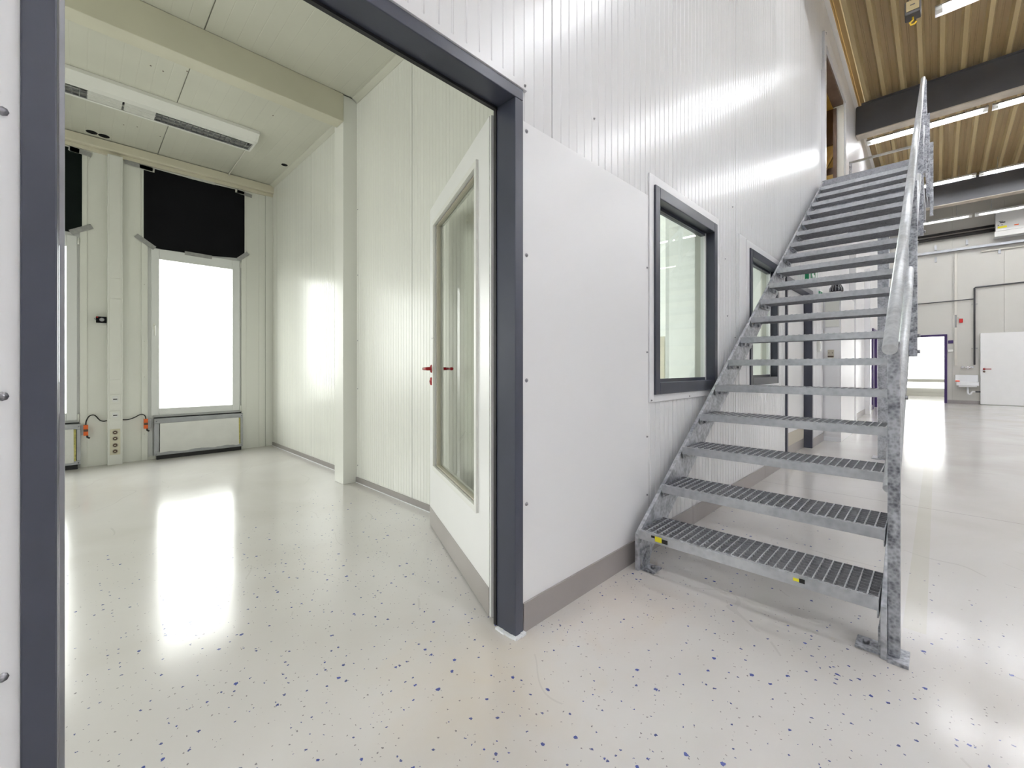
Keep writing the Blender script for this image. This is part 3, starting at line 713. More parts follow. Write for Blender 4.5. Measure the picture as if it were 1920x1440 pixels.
for x0, x1 in ((-0.72, -0.55), (0.06, 0.285), (0.30, 0.52)):
    for y0, y1 in ((5.167, 5.250), (5.257, 5.342)): box('blank_cover', 'tape_light', lv, x0, x1, y0, y1, ZC-.080, ZC-.074)
box('cover_spine', 'white_plastic', lv, 0.06, 0.52, 5.2505, 5.2565, ZC-.083, ZC-.073)
for x0, x1 in ((xa+.03, -0.72), (-0.55, 0.06), (0.52, 1.28)):
    for y in (5.21, 5.30): MB().cyl((x0, y, ZC-.036), (x1, y, ZC-.036), .008, 10).build('tube', 'white_plastic', lv)
MB().tube([(1.33, 5.40, ZC-.012), (1.34, 5.9, ZC-.012), (1.345, 6.34, ZC-.012), (1.345, 6.352, ZC-.03)], .008, 8).build('ceiling_conduit', 'conduit', label='thin conduit from the louvred lamp to the cornice', cat='conduit')

# ------------------------------------------------------------------ office behind the inner windows, upper room, outer shell
wo = empty('wall_office', (7.3, 3.9, 0), label='pale green office walls behind the dark framed windows', kind='structure')
box('partition', 'office_wall', wo, 7.3, 7.42, YI, YB, 0, ZC)
box('partition', 'office_wall', wo, 5.25, 5.35, 2.45, YB, 0, ZC)
box('low_cupboard', 'ochre', wo, 5.10, 5.249, 2.2, 2.9, 0, 1.30) if False else None
box('ceiling_board', 'office_wall', wo, XR+.12, 7.3, YI, YB, ZC-0.01, ZC+.012)
for i, (a, b) in enumerate(((2.3, 3.2), (3.8, 4.7), (5.6, 6.5))):
    w_ = empty('window_%d' % (6+i), ((a+b)/2, YB, .5), label='frosted window of the office beyond the glass, number %d from the left' % (i+1), kind='structure')
    for x0, x1, z0, z1 in ((a, a+.06, .5, 2.45), (b-.06, b, .5, 2.45), (a+.06, b-.06, .5, .56), (a+.06, b-.06, 2.39, 2.45)): box('frame', 'white_upvc', w_, x0, x1, YB+.0, YB+.06, z0, z1)
    box('pane', 'pane_lit', w_, a+.06, b-.06, YB+.02, YB+.03, .56, 2.39)
box('cream_board', 'beige_box', wo, 5.235, 5.2495, 2.46, 3.6, 0.2, 1.45)

# upper storey seen through the opening at the head of the stairs
ud = empty('door_4', (8.6, YW, 3.6), label='open doorway at the top of the staircase', kind='structure')
for a, b, z0, z1 in ((7.55, 7.68, 3.6, 5.90), (9.60, 9.82, 3.6, 5.95)): box('casing', 'panel_white', ud, a, b, YW-0.03, YW-0.0005, z0, z1)
box('casing', 'panel_white', ud, 7.68, 9.60, YW-0.03, YW-0.0005, 5.76, 5.95)
box('casing_strip', 'panel_white', ud, 7.46, 7.55, YW-0.05, YW-0.0005, 3.6, 5.3)
box('jamb', 'panel_tinted', ud, 9.56, 9.598, YW+0.0, YI, 3.6, 5.76)
box('jamb_seal', 'brown', ud, 9.52, 9.5595, YI-.05, YI, 3.6, 5.69)
box('head', 'brown', ud, 7.68, 9.50, YW+0.0, YI, 5.70, 5.758)
wu = empty('wall_upper', (8.6, 3, 3.6), label='ochre room glimpsed through the upper doorway', kind='structure')
box('rear_wall', 'ochre', wu, 7.0, 13.0, 3.4, 3.5, 3.66, 6.2)
box('side_wall', 'ochre', wu, 10.62, 10.7, YI, 3.4, 3.66, 6.2)
box('side_wall', 'ochre', wu, 7.0, 7.1, YI, 3.4, 3.66, 6.2)
box('upper_ceiling', 'ochre', wu, 7.0, 13.0, YI, 3.5, 6.2, 6.25)
box('upper_floor', 'core', wu, 7.0, 13.0, YI-0.145, 3.5, 3.52, 3.60)
box('dark_panel', 'brown', wu, 10.55, 10.6195, YI+.01, 2.6, 5.50, 6.19)
box('rail', 'ochre', wu, 10.45, 10.6195, YI+.01, 2.6, 4.72, 4.86)
box('dark_panel', 'brown', wu, 10.59, 10.6195, YI+.01, 2.6, 4.9, 5.05)
MB().obox((10.46, 1.34, 5.45), (0.08, 0, 0), (0, 0, 0.09), (0, 0.28, -0.55)).build('brace', 'ochre', wu)

wfar = empty('wall_far', (XF, -3, 0), label='pale grey far wall of the hall with sink and doors', kind='structure')
FD = (-0.803, 0.216, -1, 2.06)
fn_far = lambda u, n, z: (XF - n, -u, z)
panel_wall(wfar, 'far_wall', fn_far, -YW, -Y0, 0, lambda u: roof(XF)+.05, [FD], -0.70-1.02*3, width=1.02, pitch=0)
core_wall(wfar, 'core', fn_far, -YW-0.2, -Y0, 0, 6.1, -0.012, -0.14, [FD])
box('plinth', 'baseboard', wfar, XF-0.008, XF-0.0005, -0.9, -0.22, 0.0, 0.10)
MB().box(X0-0.15, XF+.14, Y0-0.15, Y0, 0, 7.2).build('wall_hall_side', 'panel_white', kind='structure', label='white side wall of the hall out of view')
MB().box(X0-0.15, X0, Y0, YI, 0, 7.2).build('wall_hall_rear', 'panel_white', kind='structure', label='white wall behind the camera')
# bright room beyond the far door
wx = empty('wall_beyond', (20, 0.5, 0), label='bright white room beyond the far doorway', kind='structure')
box('side_wall', 'far_wall', wx, XF+.14, 22.5, 2.4, 2.5, 0, 2.8); box('side_wall', 'far_wall', wx, XF+.14, 22.5, -1.6, -1.5, 0, 2.8)
box('top', 'far_wall', wx, XF+.14, 22.5, -1.6, 2.5, 2.8, 2.9); box('rear_wall', 'far_wall', wx, 22.4, 22.5, -1.6, 2.5, 0, 2.8)
w9 = empty('window_9', (22.3, 0.3, 0.1), label='glowing window seen through the far doorway', kind='structure')
box('pane', 'pane_lit_far', w9, 22.38, 22.399, -1.3, 0.95, 0.30, 2.7)
for z0, z1 in ((0.0, .12), (0.52, .64)): box('rail', 'far_wall', w9, 22.33, 22.379, -1.3, 0.95, z0, z1)

# ------------------------------------------------------------------ hall roof
ce = empty('ceiling', (6, -4, 6.4), label='tan trapezoidal steel roof deck over the hall', kind='structure')
PIT = 0.263
def deck_profile(y0, n):                 # y decreasing; low narrow ribs, raised wide flats
    pts, ribs = [], []
    for k in range(n):
        y = y0 - k*PIT
        ribs.append([(y-0.150, 0.085), (y-0.180, 0.0), (y-0.235, 0.0), (y-PIT, 0.085)])
        pts += [(y, 0.085), (y-0.055, 0.085), (y-0.062, 0.092), (y-0.076, 0.092), (y-0.083, 0.085), (y-0.150, 0.085)]
        pts.append(None)
    return pts, ribs
y = YW + 0.02; k = 0
while y > Y0:
    n = 4; pts, ribs = deck_profile(y, n)
    m = MB()
    for pa, pb in zip(pts, pts[1:]):
        if pa is None or pb is None: continue
        (ya, za), (yb_, zb) = pa, pb
        m.add([(X0, ya, roof(X0)+za), (XF, ya, roof(XF)+za), (XF, yb_, roof(XF)+zb), (X0, yb_, roof(X0)+zb)], [(0, 1, 2, 3)])
    sheet = m.build('deck_sheet', 'roof_deck', ce)
    for rb in ribs:
        m = MB()
        for (ya, za), (yb_, zb) in zip(rb, rb[1:]):
            m.add([(X0, ya, roof(X0)+za), (XF, ya, roof(XF)+za), (XF, yb_, roof(XF)+zb), (X0, yb_, roof(X0)+zb)], [(0, 1, 2, 3)])
        m.build('rib', 'roof_rib', sheet)
    y -= n*PIT; k += 1
MB().hexa([(X0-.2, Y0-.2, roof(X0)+.10), (XF+.2, Y0-.2, roof(XF)+.10), (XF+.2, YI, roof(XF)+.10), (X0-.2, YI, roof(X0)+.10), (X0-.2, Y0-.2, roof(X0)+.2), (XF+.2, Y0-.2, roof(XF)+.2), (XF+.2, YI, roof(XF)+.2), (X0-.2, YI, roof(X0)+.2)]).build('roof_insulation', 'core', ce)
tr = empty('trim_4', (6, YW, 6.4), label='pale flashing where the white wall meets the roof deck', kind='structure')
MB().hexa([(X0, YW-.045, roof(X0)-.012), (XF, YW-.045, roof(XF)-.012), (XF, YW-.001, roof(XF)-.09), (X0, YW-.001, roof(X0)-.09), (X0, YW-.045, roof(X0)-.004), (XF, YW-.045, roof(XF)-.004), (XF, YW-.001, roof(XF)-.004), (X0, YW-.001, roof(X0)-.004)]).build('flashing', 'panel_white', tr)
BEAMS = [(11.03, 'first dark steel beam crossing under the roof deck'), (16.55, 'second dark steel beam near the far wall'), (5.5, 'dark steel beam above the lower stairs'), (0.0, 'dark steel beam overhead behind the camera')]
for i, (x, lab) in enumerate(BEAMS):
    zt = roof(x+.2)-0.004
    r = empty('trim_%d' % (5+i), (x+.1, -4, zt-.6), label=lab, kind='structure')
    MB().box(x, x+.2, Y0, YW-.1, zt-.035, zt).build('top_flange', 'steel_beam', r)
    MB().box(x+.02, x+.18, Y0, YW-.012, zt-.56, zt-.035).build('web', 'steel_beam', r)
    MB().box(x, x+.2, Y0, YW-.012, zt-.60, zt-.56).build('bottom_flange', 'steel_beam', r)
    MB().box(x+.004, x+.26, Y0, YW-.012, zt-.618, zt-.6005).build('lit_soffit', 'soffit_lit', r)  # cream plate standing in for the lit underside of the flange

# ------------------------------------------------------------------ fluorescent lamps
LLEN, LPIT = 1.78, 1.83
def make_lamp(loc, label, group, tube_mat='tube_light'):
    x, yc, z = loc
    r = empty('strip_light', (x, yc, z), label=label, cat='lamp', group=group)
    y0, y1 = yc-LLEN/2, yc+LLEN/2
    h = MB().prism([(x-.05, y0, z+.07), (x+.05, y0, z+.07), (x+.06, y0, z+.055), (x+.13, y0, z+.006), (x+.127, y0, z+.003), (x+.055, y0, z+.048), (x-.055, y0, z+.048), (x-.127, y0, z+.003), (x-.13, y0, z+.006), (x-.06, y0, z+.055)], (0, LLEN, 0)).build('housing', 'lamp_housing', r)
    for dx in (-.026, .026):
        MB().cyl((x+dx, y0+.08, z+.020), (x+dx, y1-.08, z+.020), .017, 10).build('tube', tube_mat, r)
    for yy in (y0+.005, y1-.075): box('tube_holder', 'white_plastic', r, x-.05, x+.05, yy, yy+.07, z+.0, z+.0475)
    for yy in (y0+.3, y1-.3): MB().cyl((x, yy, z+.0705), (x, yy, roof(x)-.004), .004, 6).build('hanger_rod', 'grey_metal', r)
    return r
def copy_lamp(src, loc, label, group):
    r = src.copy(); put(r, loc, None); r['label'] = label; r['group'] = group
    for ch in src.children:
        c = clone(ch, Vector(loc) + (world_of(ch) - world_of(src)), r)
        if ch.name.startswith('hanger_rod'):                      # rods reach up to the sloping roof
            w0 = world_of(src); c.scale.z = (roof(loc[0])-.004-loc[2]-.0705) / (roof(w0.x)-.004-w0.z-.0705)
    return r
ROWS = [(8.55, 0.02, 6.08, 'above the top of the stairs'), (12.1, 1.09, 5.93, 'just behind the first dark beam'), (15.6, 1.09, 5.79, 'in front of the second dark beam'), (17.3, 1.09, 5.22, 'closest to the far wall'),
        (4.95, 1.0, 6.2, ''), (1.35, 1.0, 6.35, ''), (-2.3, 1.0, 6.5, '')]
ORD = ['first from the white wall', 'second from the white wall', 'third from the white wall', 'fourth from the white wall', 'fifth from the white wall', 'sixth from the white wall', 'seventh from the white wall']
first = None
for (x, ys, z, where) in ROWS:
    n = 7
    for k in range(n):
        yc = ys - LLEN/2 - k*LPIT
        if where: lab, grp = 'fluorescent strip light %s, %s' % (where, ORD[k]), 'fluorescent strip lights under the roof'
        else: lab, grp = 'fluorescent strip light high in the hall on the camera side of the stairs', 'fluorescent strip lights out of view'
        if first is None: first = make_lamp((x, yc, z), lab, grp)
        elif x > 17 and k == 0: dim = make_lamp((x, yc, z), lab, grp, 'tube_dim')
        elif x > 17: copy_lamp(dim, (x, yc, z), lab, grp)
        else: copy_lamp(first, (x, yc, z), lab, grp)

# ------------------------------------------------------------------ staircase
ST = empty('steel_staircase', (2.05, 0.6, 0), label='galvanised steel staircase with grating treads and tube handrail', cat='staircase')
NX, NZ, GO, RI = 2.031, 0.216, 0.269, 0.1782
SL = RI/GO
YA, YBn = 0.150, 1.092            # tread ends
NT = 19
def up(x): return 0.19 + SL*(x-2.04)
XT = 7.16
for ya, yb_, mt in ((1.098, 1.118, 'galv'), (0.128, 0.146, 'galv')):
    poly = [(2.04, ya, 0.0), (2.155, ya, 0.0), (2.20, ya, 0.075), (XT+.02, ya, up(XT+.02)-.235), (XT+.16, ya, 3.40), (XT+.16, ya, 3.605), (XT+.02, ya, 3.605), (2.04, ya, 0.19)]
    MB().prism(poly, (0, yb_-ya, 0)).build('stringer', mt, ST, bevel=0.002)
for ya, sg in ((1.098, -1), (0.146, 1)):
    MB().box(2.06, 2.15, ya, ya+sg*0.008, 0.008, 0.10).box(2.06, 2.15, ya, ya+sg*0.075, 0, 0.008).build('foot_bracket', 'galv_rough', ST, bevel=0.001)
    MB().cyl((2.105, ya+sg*.045, .008), (2.105, ya+sg*.045, .022), .010, 6).build('anchor_bolt', 'screw', ST)
# one grating tread, then copies sharing its meshes
DEP = 0.275
def tread_meshes():
    x0, x1 = NX, NX+DEP
    g = MB(); zt = NZ
    n = 9
    for k in range(1, n):
        x = x0 + DEP*k/n; g.box(x-.002, x+.002, YA+.004, YBn-.004, zt-.030, zt)
    nb = 28; rods = MB()
    for k in range(1, nb):
        yy = YA + (YBn-YA)*k/nb; rods.box(x0+.004, x1-.004, yy-.0022, yy+.0022, zt-.010, zt+.0015)
    nose = MB()
    nose.prism([(x0-.006, YA, zt+.002), (x0+.016, YA, zt+.002), (x0+.016, YA, zt-.004), (x0, YA, zt-.008), (x0, YA, zt-.040), (x0-.006, YA, zt-.040)], (0, YBn-YA, 0))
    nd = 28
    for k in range(nd):
        yy = YA + (YBn-YA)*(k+.5)/nd; nose.box(x0-.004, x0+.013, yy-.006, yy+.006, zt+.002, zt+.0045)
    back = MB().box(x1-.003, x1, YA, YBn, zt-.032, zt)
    sides = []
    for ya, sg in ((YA, 1), (YBn, -1)):
        s_ = MB().box(x0, x1-.01, ya, ya+sg*.004, zt-.068, zt)
        for bx_ in (x0+.06, x1-.09):
            s_.cyl((bx_, ya+sg*.004, zt-.052), (bx_, ya+sg*.016, zt-.052), .010, 6)
        sides.append(s_)
    return g, rods, nose, back, sides
g, rods, nose, back, sides = tread_meshes()
t0 = nose.build('tread', 'galv_tread', ST)
parts = [g.build('bearing_bars', 'galv_shaded', t0), rods.build('cross_rods', 'galv_lit', t0), back.build('back_bar', 'galv_shaded', t0)] + [s_.build('side_plate', 'galv_rough', t0) for s_ in sides]
for k in range(1, NT):
    off = Vector((GO*k, 0, RI*k))
    t = clone(t0, world_of(t0)+off, ST)
    for p in parts: clone(p, world_of(p)+off, t)
# warning sticker remnants on the lowest tread
def sticker(y0, y1, z0, z1, mat):
    MB().box(NX-.0072, NX-.0062, y0, y1, NZ+z0, NZ+z1).build('sticker', mat, t0)
sticker(0.965, 1.0, -.030, -.005, 'sticker_yellow'); sticker(1.001, 1.02, -.016, -.005, 'sticker_black'); sticker(0.935, 0.964, -.030, -.010, 'sticker_black')
sticker(0.392, 0.412, -.020, -.008, 'sticker_yellow'); sticker(0.372, 0.391, -.022, -.005, 'sticker_black')
# landing
land = MB().box(XT, XT+.012, YA-.02, YBn+.02, 3.42, 3.606).box(9.60, 9.612, YA-.02, YBn+.02, 3.42, 3.606).box(XT, 9.612, YA-.022, YA-.008, 3.42, 3.606).box(XT, 9.612, YBn+.008, YBn+.022, 3.42, 3.606).build('landing_frame', 'galv_shaded', ST)
m = MB(); k = 0
x = XT+.03
while x < 9.59: m.box(x-.0015, x+.0015, YA, YBn, 3.575, 3.605); x += .033
for j in range(1, 28): yy = YA+(YBn-YA)*j/28; m.box(XT+.012, 9.60, yy-.002, yy+.002, 3.595, 3.606)
m.build('landing_grating', 'galv_lit', land)
for x, y in ((6.56, 0.44),):
    c = MB().box(x-.05, x+.05, y-.05, y+.05, 0.01, 3.0).build('support_column', 'galv', ST, bevel=0.003)
    box('base_plate', 'galv', c, x-.10, x+.10, y-.10, y+.10, 0, .01)
    MB().box(x-.05, x+.05, YA-.004, YBn+.005, 3.0, 3.06).build('cross_beam', 'galv', c)
# handrail, knee rail and posts on the open side
RY = 0.119
def railz(x): return 1.125 + SL*(x-2.03)
XH = 7.25
MB().tube([(2.015, RY, railz(2.015)), (XH-.05, RY, railz(XH-.05)), (XH, RY, railz(XH)-.003), (XH+.06, RY, railz(XH)+.01), (9.36, RY, railz(XH)+.01), (9.39, RY+.02, railz(XH)+.01), (9.39, 1.08, railz(XH)+.01)], .0215, 16).build('handrail', 'galv_tube', ST)
def kneez(x): return 0.60 + SL*(x-2.08)
MB().tube([(2.09, RY+.003, kneez(2.09)), (XH, RY+.003, kneez(XH)), (XH+.06, RY+.003, 4.08), (9.39, RY+.003, 4.08), (9.39, 1.08, 4.08)], .0215, 14).build('knee_rail', 'galv_tube', ST)
MB().box(2.062, 2.112, 0.094, 0.128, 0.012, railz(2.087)-.018).build('guard_post', 'galv_rough', ST, bevel=0.003)
MB().box(2.03, 2.14, 0.07, 0.128, 0.0, 0.012).build('post_foot', 'galv_rough', ST)
for x in (3.72, 5.45, 7.15):
    p = MB().box(x-.03, x+.03, 0.088, 0.1275, up(x)-.18, railz(x)-.02).build('guard_post', 'galv_rough', ST, bevel=0.003)
    for dz in (-.15, -.05): MB().cyl((x, .088, up(x)+dz), (x, .074, up(x)+dz), .012, 6).build('bolt', 'screw', p)
for x, yy in ((8.3, .09), (9.39, .06), (9.39, 1.06)):
    MB().box(x-.025, x+.025, yy-.02, yy+.02, 3.43, railz(XH)-.008).build('guard_post', 'galv_rough', ST, bevel=0.003)
MB().box(XH+.1, 9.38, 0.104, 0.112, 3.61, 3.72).build('toe_board', 'galv', ST)
for k in (4, 6, 8, 11):
    x = NX+GO*k; MB().cyl((x+.12, .128, up(x+.12)-.09), (x+.12, .114, up(x+.12)-.09), .012, 6).build('bolt', 'screw', ST)

# ------------------------------------------------------------------ things behind the stairs
cb = empty('wall_cabinet', (7.75, 1.06, 0), label='tall white service cabinet behind the stairs against the wall', cat='cabinet')
MB().box(7.60, 8.95, 0.965, YW-.001, 0.0, 2.14).build('body', 'panel_white', cb, bevel=0.004)
box('plinth', 'caulk', cb, 7.592, 7.5995, 0.965, YW-.001, 0, .06)
MB().box(7.590, 7.5995, 0.985, 1.15, 0.10, 1.62).build('side_panel', 'sheet_white', cb, bevel=0.002)
MB().box(7.590, 7.5995, 0.985, 1.15, 1.64, 2.10).build('side_panel', 'panel_tinted', cb, bevel=0.002)
fn_ = empty('ribbed_dome', (7.68, 1.03, 2.141), label='black ribbed dome on top of the white cabinet behind the stairs', cat='ventilator')
m = MB()
m.lathe((7.69, 1.03, 2.14), (0, 0, 1), [(0, .075), (.02, .080), (.06, .074), (.10, .052), (.125, .02)], 20); m.build('dome', 'ribbed_black', fn_)
for k in range(14):
    t = 2*math.pi*k/14; c, s = math.cos(t), math.sin(t)
    MB().tube([(7.69+.083*c, 1.03+.083*s, 2.155), (7.69+.078*c, 1.03+.078*s, 2.20), (7.69+.054*c, 1.03+.054*s, 2.243), (7.69+.02*c, 1.03+.02*s, 2.268)], .004, 5).build('rib', 'grey_metal', fn_)
sw = empty('control_box', (7.585, 1.085, 1.16), label='beige control box with two holes on the white cabinet', cat='switch box')
MB().box(7.555, 7.5895, 1.045, 1.115, 1.20, 1.31).build('housing', 'beige_box', sw, bevel=0.003)
for y in (1.06, 1.10): MB().lathe((7.5548, y, 1.265), (-1, 0, 0), [(0, .006), (.001, .006)], 10).build('hole', 'black_rubber', sw)
box('slot', 'brown', sw, 7.553, 7.5548, 1.046, 1.114, 1.205, 1.222)
MB().box(7.57, 7.5895, 1.05, 1.11, 1.155, 1.198).build('lower_cover', 'white_plastic', sw, bevel=0.003)
gs = empty('small_sign', (7.3, YW, 2.0), label='small green sign on the wall beside the cabinet', cat='sign')
box('plate', 'sign_white', gs, 7.26, 7.44, YW-.02, YW-.001, 2.0, 2.14); box('print', 'sign_green', gs, 7.28, 7.42, YW-.022, YW-.0202, 2.02, 2.12)
box('edge_print', 'sign_green', gs, 7.257, 7.2598, YW-.018, YW-.004, 2.02, 2.12)
wb2 = empty('wall_switch', (7.2, YW, 1.3), label='white switch plate on the wall beside the anthracite door frame', cat='switch')
MB().box(7.15, 7.27, YW-.035, YW-.001, 1.28, 1.42).build('plate', 'white_plastic', wb2, bevel=0.004); MB().box(7.17, 7.25, YW-.040, YW-.0355, 1.31, 1.39).build('rocker', 'white_upvc', wb2, bevel=0.002)
for x, zz in ((10.2, 6), (12.6, 5.6)):
    MB().box(x, x+.12, YW-.10, YW-.001, 0, 3.3).build('wall_pilaster', 'panel_white', label='white pilaster strip on the long wall, %s' % ('nearer to the cabinet' if x < 11 else 'farther along'), cat='pilaster')

# ------------------------------------------------------------------ hoist block hanging from the roof
hb = empty('crane_hook_block', (6.83, 0.2, 5.1), label='dark hoist block with a yellow hook hanging under the roof', cat='hoist')
MB().box(6.755, 6.905, 0.13, 0.27, 5.13, 5.29).build('body', 'hoist_dark', hb, bevel=0.012)
box('cover', 'hoist_tan', hb, 6.747, 6.7545, 0.145, 0.255, 5.165, 5.28)
box('lettering', 'hoist_dark', hb, 6.744, 6.7468, 0.18, 0.22, 5.222, 5.232)
MB().tube([(6.83, .2, 5.13), (6.83, .2, 5.095), (6.83, .225, 5.075), (6.83, .215, 5.045), (6.83, .185, 5.045), (6.83, .172, 5.065)], .010, 8).build('hook', 'yellow_paint', hb)
for dy in (-.04, .04): MB().cyl((6.83, .2+dy, 5.29), (6.83, .2+dy, roof(6.83)-.002), .006, 6).build('chain', 'hoist_dark', hb)

# ------------------------------------------------------------------ far wall fittings
fd = empty('door_5', (XF, 0.3, 0), label='far doorway with a purple frame and bright light beyond', kind='structure')
for y0, y1 in ((-0.216, -0.155), (0.742, 0.803)): box('jamb', 'purple', fd, XF-.02, XF+.14, y0, y1, 0, 2.0)
box('head', 'purple', fd, XF-.02, XF+.14, -0.216, 0.803, 2.0, 2.06)
dl = empty('sliding_door_leaf', (XF-.06, -1.3, 0), label='white door leaf with a dark red handle right of the sink', cat='door')
MB().box(XF-.09, XF-.02, -1.95, -0.885, 0.01, 2.05).build('panel', 'door_white', dl, bevel=0.003)
MB().lathe((XF-.0905, -.955, 1.02), (-1, 0, 0), [(0, .026), (.01, .026), (.012, .012), (.05, .010)], 14).tube([(XF-.135, -.955, 1.02), (XF-.143, -.97, 1.02), (XF-.143, -1.09, 1.02)], .010, 8).build('lever_handle', 'red_plastic', dl)
MB().lathe((XF-.0905, -.955, .945), (-1, 0, 0), [(0, .026), (.01, .026), (.012, .01)], 14).build('lock_rosette', 'brown', dl)
sk = empty('wash_basin', (XF-.2, -.63, .6), label='white wall basin with splashback below a mixer tap', cat='sink')
SY0, SY1 = -0.845, -0.40
MB().box(XF-.03, XF-.001, SY0, SY1+.02, 0.62, 0.85).build('splashback', 'ceramic', sk, bevel=0.012)
m = MB()
m.box(XF-.40, XF-.36, SY0, SY1, .545, .65); m.box(XF-.06, XF-.031, SY0, SY1, .545, .65); m.box(XF-.36, XF-.06, SY0, SY0+.04, .545, .65); m.box(XF-.36, XF-.06, SY1-.04, SY1, .545, .65); m.box(XF-.36, XF-.06, SY0+.04, SY1-.04, .50, .56)
m.build('bowl', 'ceramic', sk, bevel=0.008)
MB().tube([(XF-.2, -.63, .50), (XF-.2, -.63, .35), (XF-.2, -.64, .31), (XF-.2, -.67, .295), (XF-.2, -.70, .31), (XF-.2, -.71, .35), (XF-.2, -.73, .37), (XF-.2, -.78, .37)], .022, 10).build('trap', 'ceramic', sk)
MB().cyl((XF-.2, -.78, .37), (XF-.2, -.88, .37), .02, 10).build('waste_pipe', 'pipe_dark', sk)
tp = empty('mixer_tap', (XF-.05, -.63, 1.05), label='chrome wall mixer tap above the white basin', cat='tap')
MB().cyl((XF-.06, -.53, 1.07), (XF-.06, -.73, 1.07), .022, 10).tube([(XF-.06, -.63, 1.06), (XF-.12, -.63, 1.03), (XF-.22, -.63, 1.04), (XF-.24, -.63, 1.0)], .012, 8).build('body', 'chrome', tp)
for y in (-.53, -.73): MB().lathe((XF-.001, y, 1.07), (-1, 0, 0), [(0, .034), (.03, .034), (.04, .02), (.06, .02), (.061, .033), (.09, .03)], 12).build('knob', 'chrome', tp)
MB().lathe((XF-.38, -.42, .6505), (0, 0, 1), [(0, .035), (.01, .05), (.03, .05), (.045, .03)], 14).build('cleaning_sponge', 'coral', label='coral red sponge on the corner of the basin', cat='sponge')
def pipe(name, pts, r, mat, label, cat, brackets=()):
    o = MB().tube(pts, r, 8).build(name, mat, label=label, cat=cat)
    for p in brackets: MB().cyl((p[0], p[1]-.06, p[2]), (p[0], p[1]+.06, p[2]), .009, 6).build('clamp', 'grey_metal', o)
    return o
PX = XF-.04
pipe('water_pipe', [(PX, .55, 3.02), (PX, -.76, 3.05)], .014, 'pipe_dark', 'thin dark pipe running along the far wall above the doorway', 'pipe')
pipe('water_pipe', [(PX, -1.9, 3.41), (PX, -.79, 3.38), (PX, -.77, 3.36), (PX, -.77, 1.14)], .02, 'pipe_dark', 'dark vertical pipe dropping to the wash basin', 'pipe', [(PX, -.77, z) for z in (2.9, 1.62)])
cd = empty('wall_conduit', (PX, -.395, 1.1), label='cream cable conduit right of the far doorway', cat='conduit')
MB().box(XF-.04, XF-.001, -.425, -.365, 2.62, 4.5).build('upper_length', 'conduit', cd, bevel=0.004); MB().box(XF-.04, XF-.001, -.425, -.365, 1.12, 2.25).build('lower_length', 'conduit', cd, bevel=0.004)
MB().cyl((XF-.02, -.395, 2.25), (XF-.02, -.395, 2.62), .015, 8).build('cable', 'grey_metal', cd)
al = empty('alarm_beacon', (XF-.05, -.49, 2.38), label='small red alarm beacon beside the conduit', cat='alarm')
MB().box(XF-.07, XF-.001, -.54, -.46, 2.38, 2.50).build('body', 'alarm_red', al, bevel=0.012); MB().tube([(XF-.02, -.47, 2.50), (XF-.02, -.46, 2.54), (XF-.02, -.40, 2.56)], .006, 6).build('wire', 'conduit', al)
for z0, z1, mt, lab in ((1.78, 1.87, 'purple', 'purple switch between the far door frame and the conduit'), (1.53, 1.60, 'white_plastic', 'white switch below the purple switch')):
    o = MB().box(XF-.035, XF-.001, -.34, -.235, z0, z1).build('wall_switch', mt, label=lab, cat='switch', bevel=0.004)
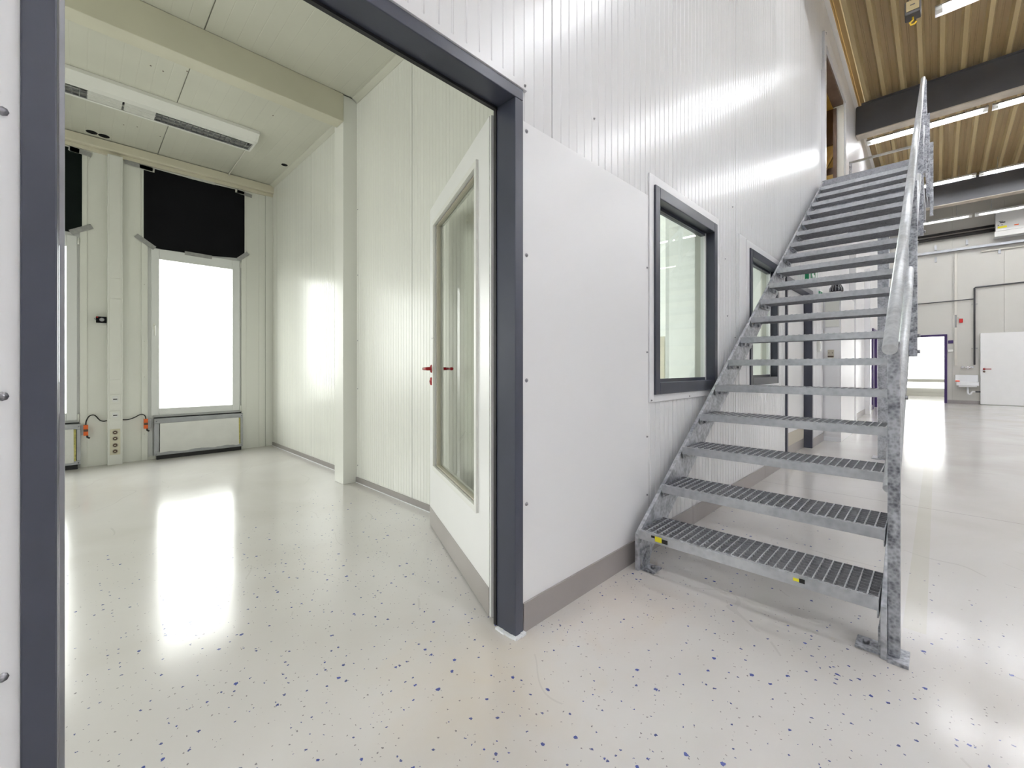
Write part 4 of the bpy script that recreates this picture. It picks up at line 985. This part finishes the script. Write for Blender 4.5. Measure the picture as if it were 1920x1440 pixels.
# heater unit, black pipes, cable tray, hooks
hu = empty('air_unit', (XF-.15, -1.7, 4.72), label='white air unit high on the far wall at the right edge', cat='air unit')
MB().box(XF-.28, XF-.001, -2.35, -1.16, 4.86, 5.45).build('casing', 'unit_white', hu, bevel=0.01)
MB().prism([(XF-.35, -2.35, 4.70), (XF-.001, -2.35, 4.70), (XF-.001, -2.35, 4.855), (XF-.28, -2.35, 4.855)], (0, 1.21, 0)).build('lower_hood', 'unit_white', hu)
box('yellow_label', 'sticker_yellow', hu, XF-.283, XF-.2805, -1.37, -1.20, 4.93, 4.985); box('orange_label', 'orange', hu, XF-.283, XF-.2805, -1.58, -1.50, 4.95, 4.98)
m = MB(); m.box(XF-.283, XF-.2805, -1.34, -1.24, 5.07, 5.10); m.box(XF-.283, XF-.2805, -1.30, -1.22, 5.11, 5.125); m.box(XF-.283, XF-.2805, -1.22, -1.20, 5.01, 5.03); m.box(XF-.283, XF-.2805, -1.29, -1.27, 5.01, 5.03); m.build('print', 'sticker_black', hu)
pipe('insulated_pipe', [(XF-.10, 1.1, 4.93), (XF-.10, -1.155, 4.95)], .05, 'pipe_black', 'lower black insulated pipe leading to the air unit', 'pipe')
pipe('insulated_pipe', [(XF-.10, 1.1, 5.06), (XF-.10, -1.155, 5.07)], .035, 'pipe_black', 'upper black insulated pipe leading to the air unit', 'pipe')
MB().prism([(XF-.14, -2.4, 4.50), (XF-.02, -2.4, 4.50), (XF-.02, -2.4, 4.57), (XF-.025, -2.4, 4.57), (XF-.025, -2.4, 4.505), (XF-.135, -2.4, 4.505), (XF-.135, -2.4, 4.57), (XF-.14, -2.4, 4.57)], (0, 3.5, 0)).build('cable_tray', 'grey_metal', label='perforated grey cable tray along the far wall', cat='cable tray')
for y, z, wh in ((.03, 4.32, 'just below the cable tray, left of the conduit'), (.03, 4.68, 'just above the cable tray, left of the conduit'), (-.62, 4.72, 'under the black pipes'), (-1.25, 4.34, 'below the air unit')):
    MB().box(XF-.05, XF-.001, y-.025, y+.025, z-.07, z+.08).build('wall_bracket', 'grey_metal', label='short steel bracket on the far wall ' + wh, cat='bracket', group='steel brackets by the cable tray')
pipe('conduit_pipe', [(PX, -2.2, 4.40), (PX, -.92, 4.40), (PX, -.90, 4.37)], .022, 'conduit', 'cream conduit below the cable tray under the air unit', 'pipe')

# unseen lamp added to brighten the upper room
upper_fill = copy_lamp(first, (8.3, 2.4, 5.75), 'added unseen fluorescent strip light brightening the ochre upper room', 'fluorescent strip lights out of view')
for ch in upper_fill.children:
    if ch.name.startswith('hanger_rod'): ch.scale.z = (6.2-5.75-.0705) / (roof(8.55)-.004-6.08-.0705)
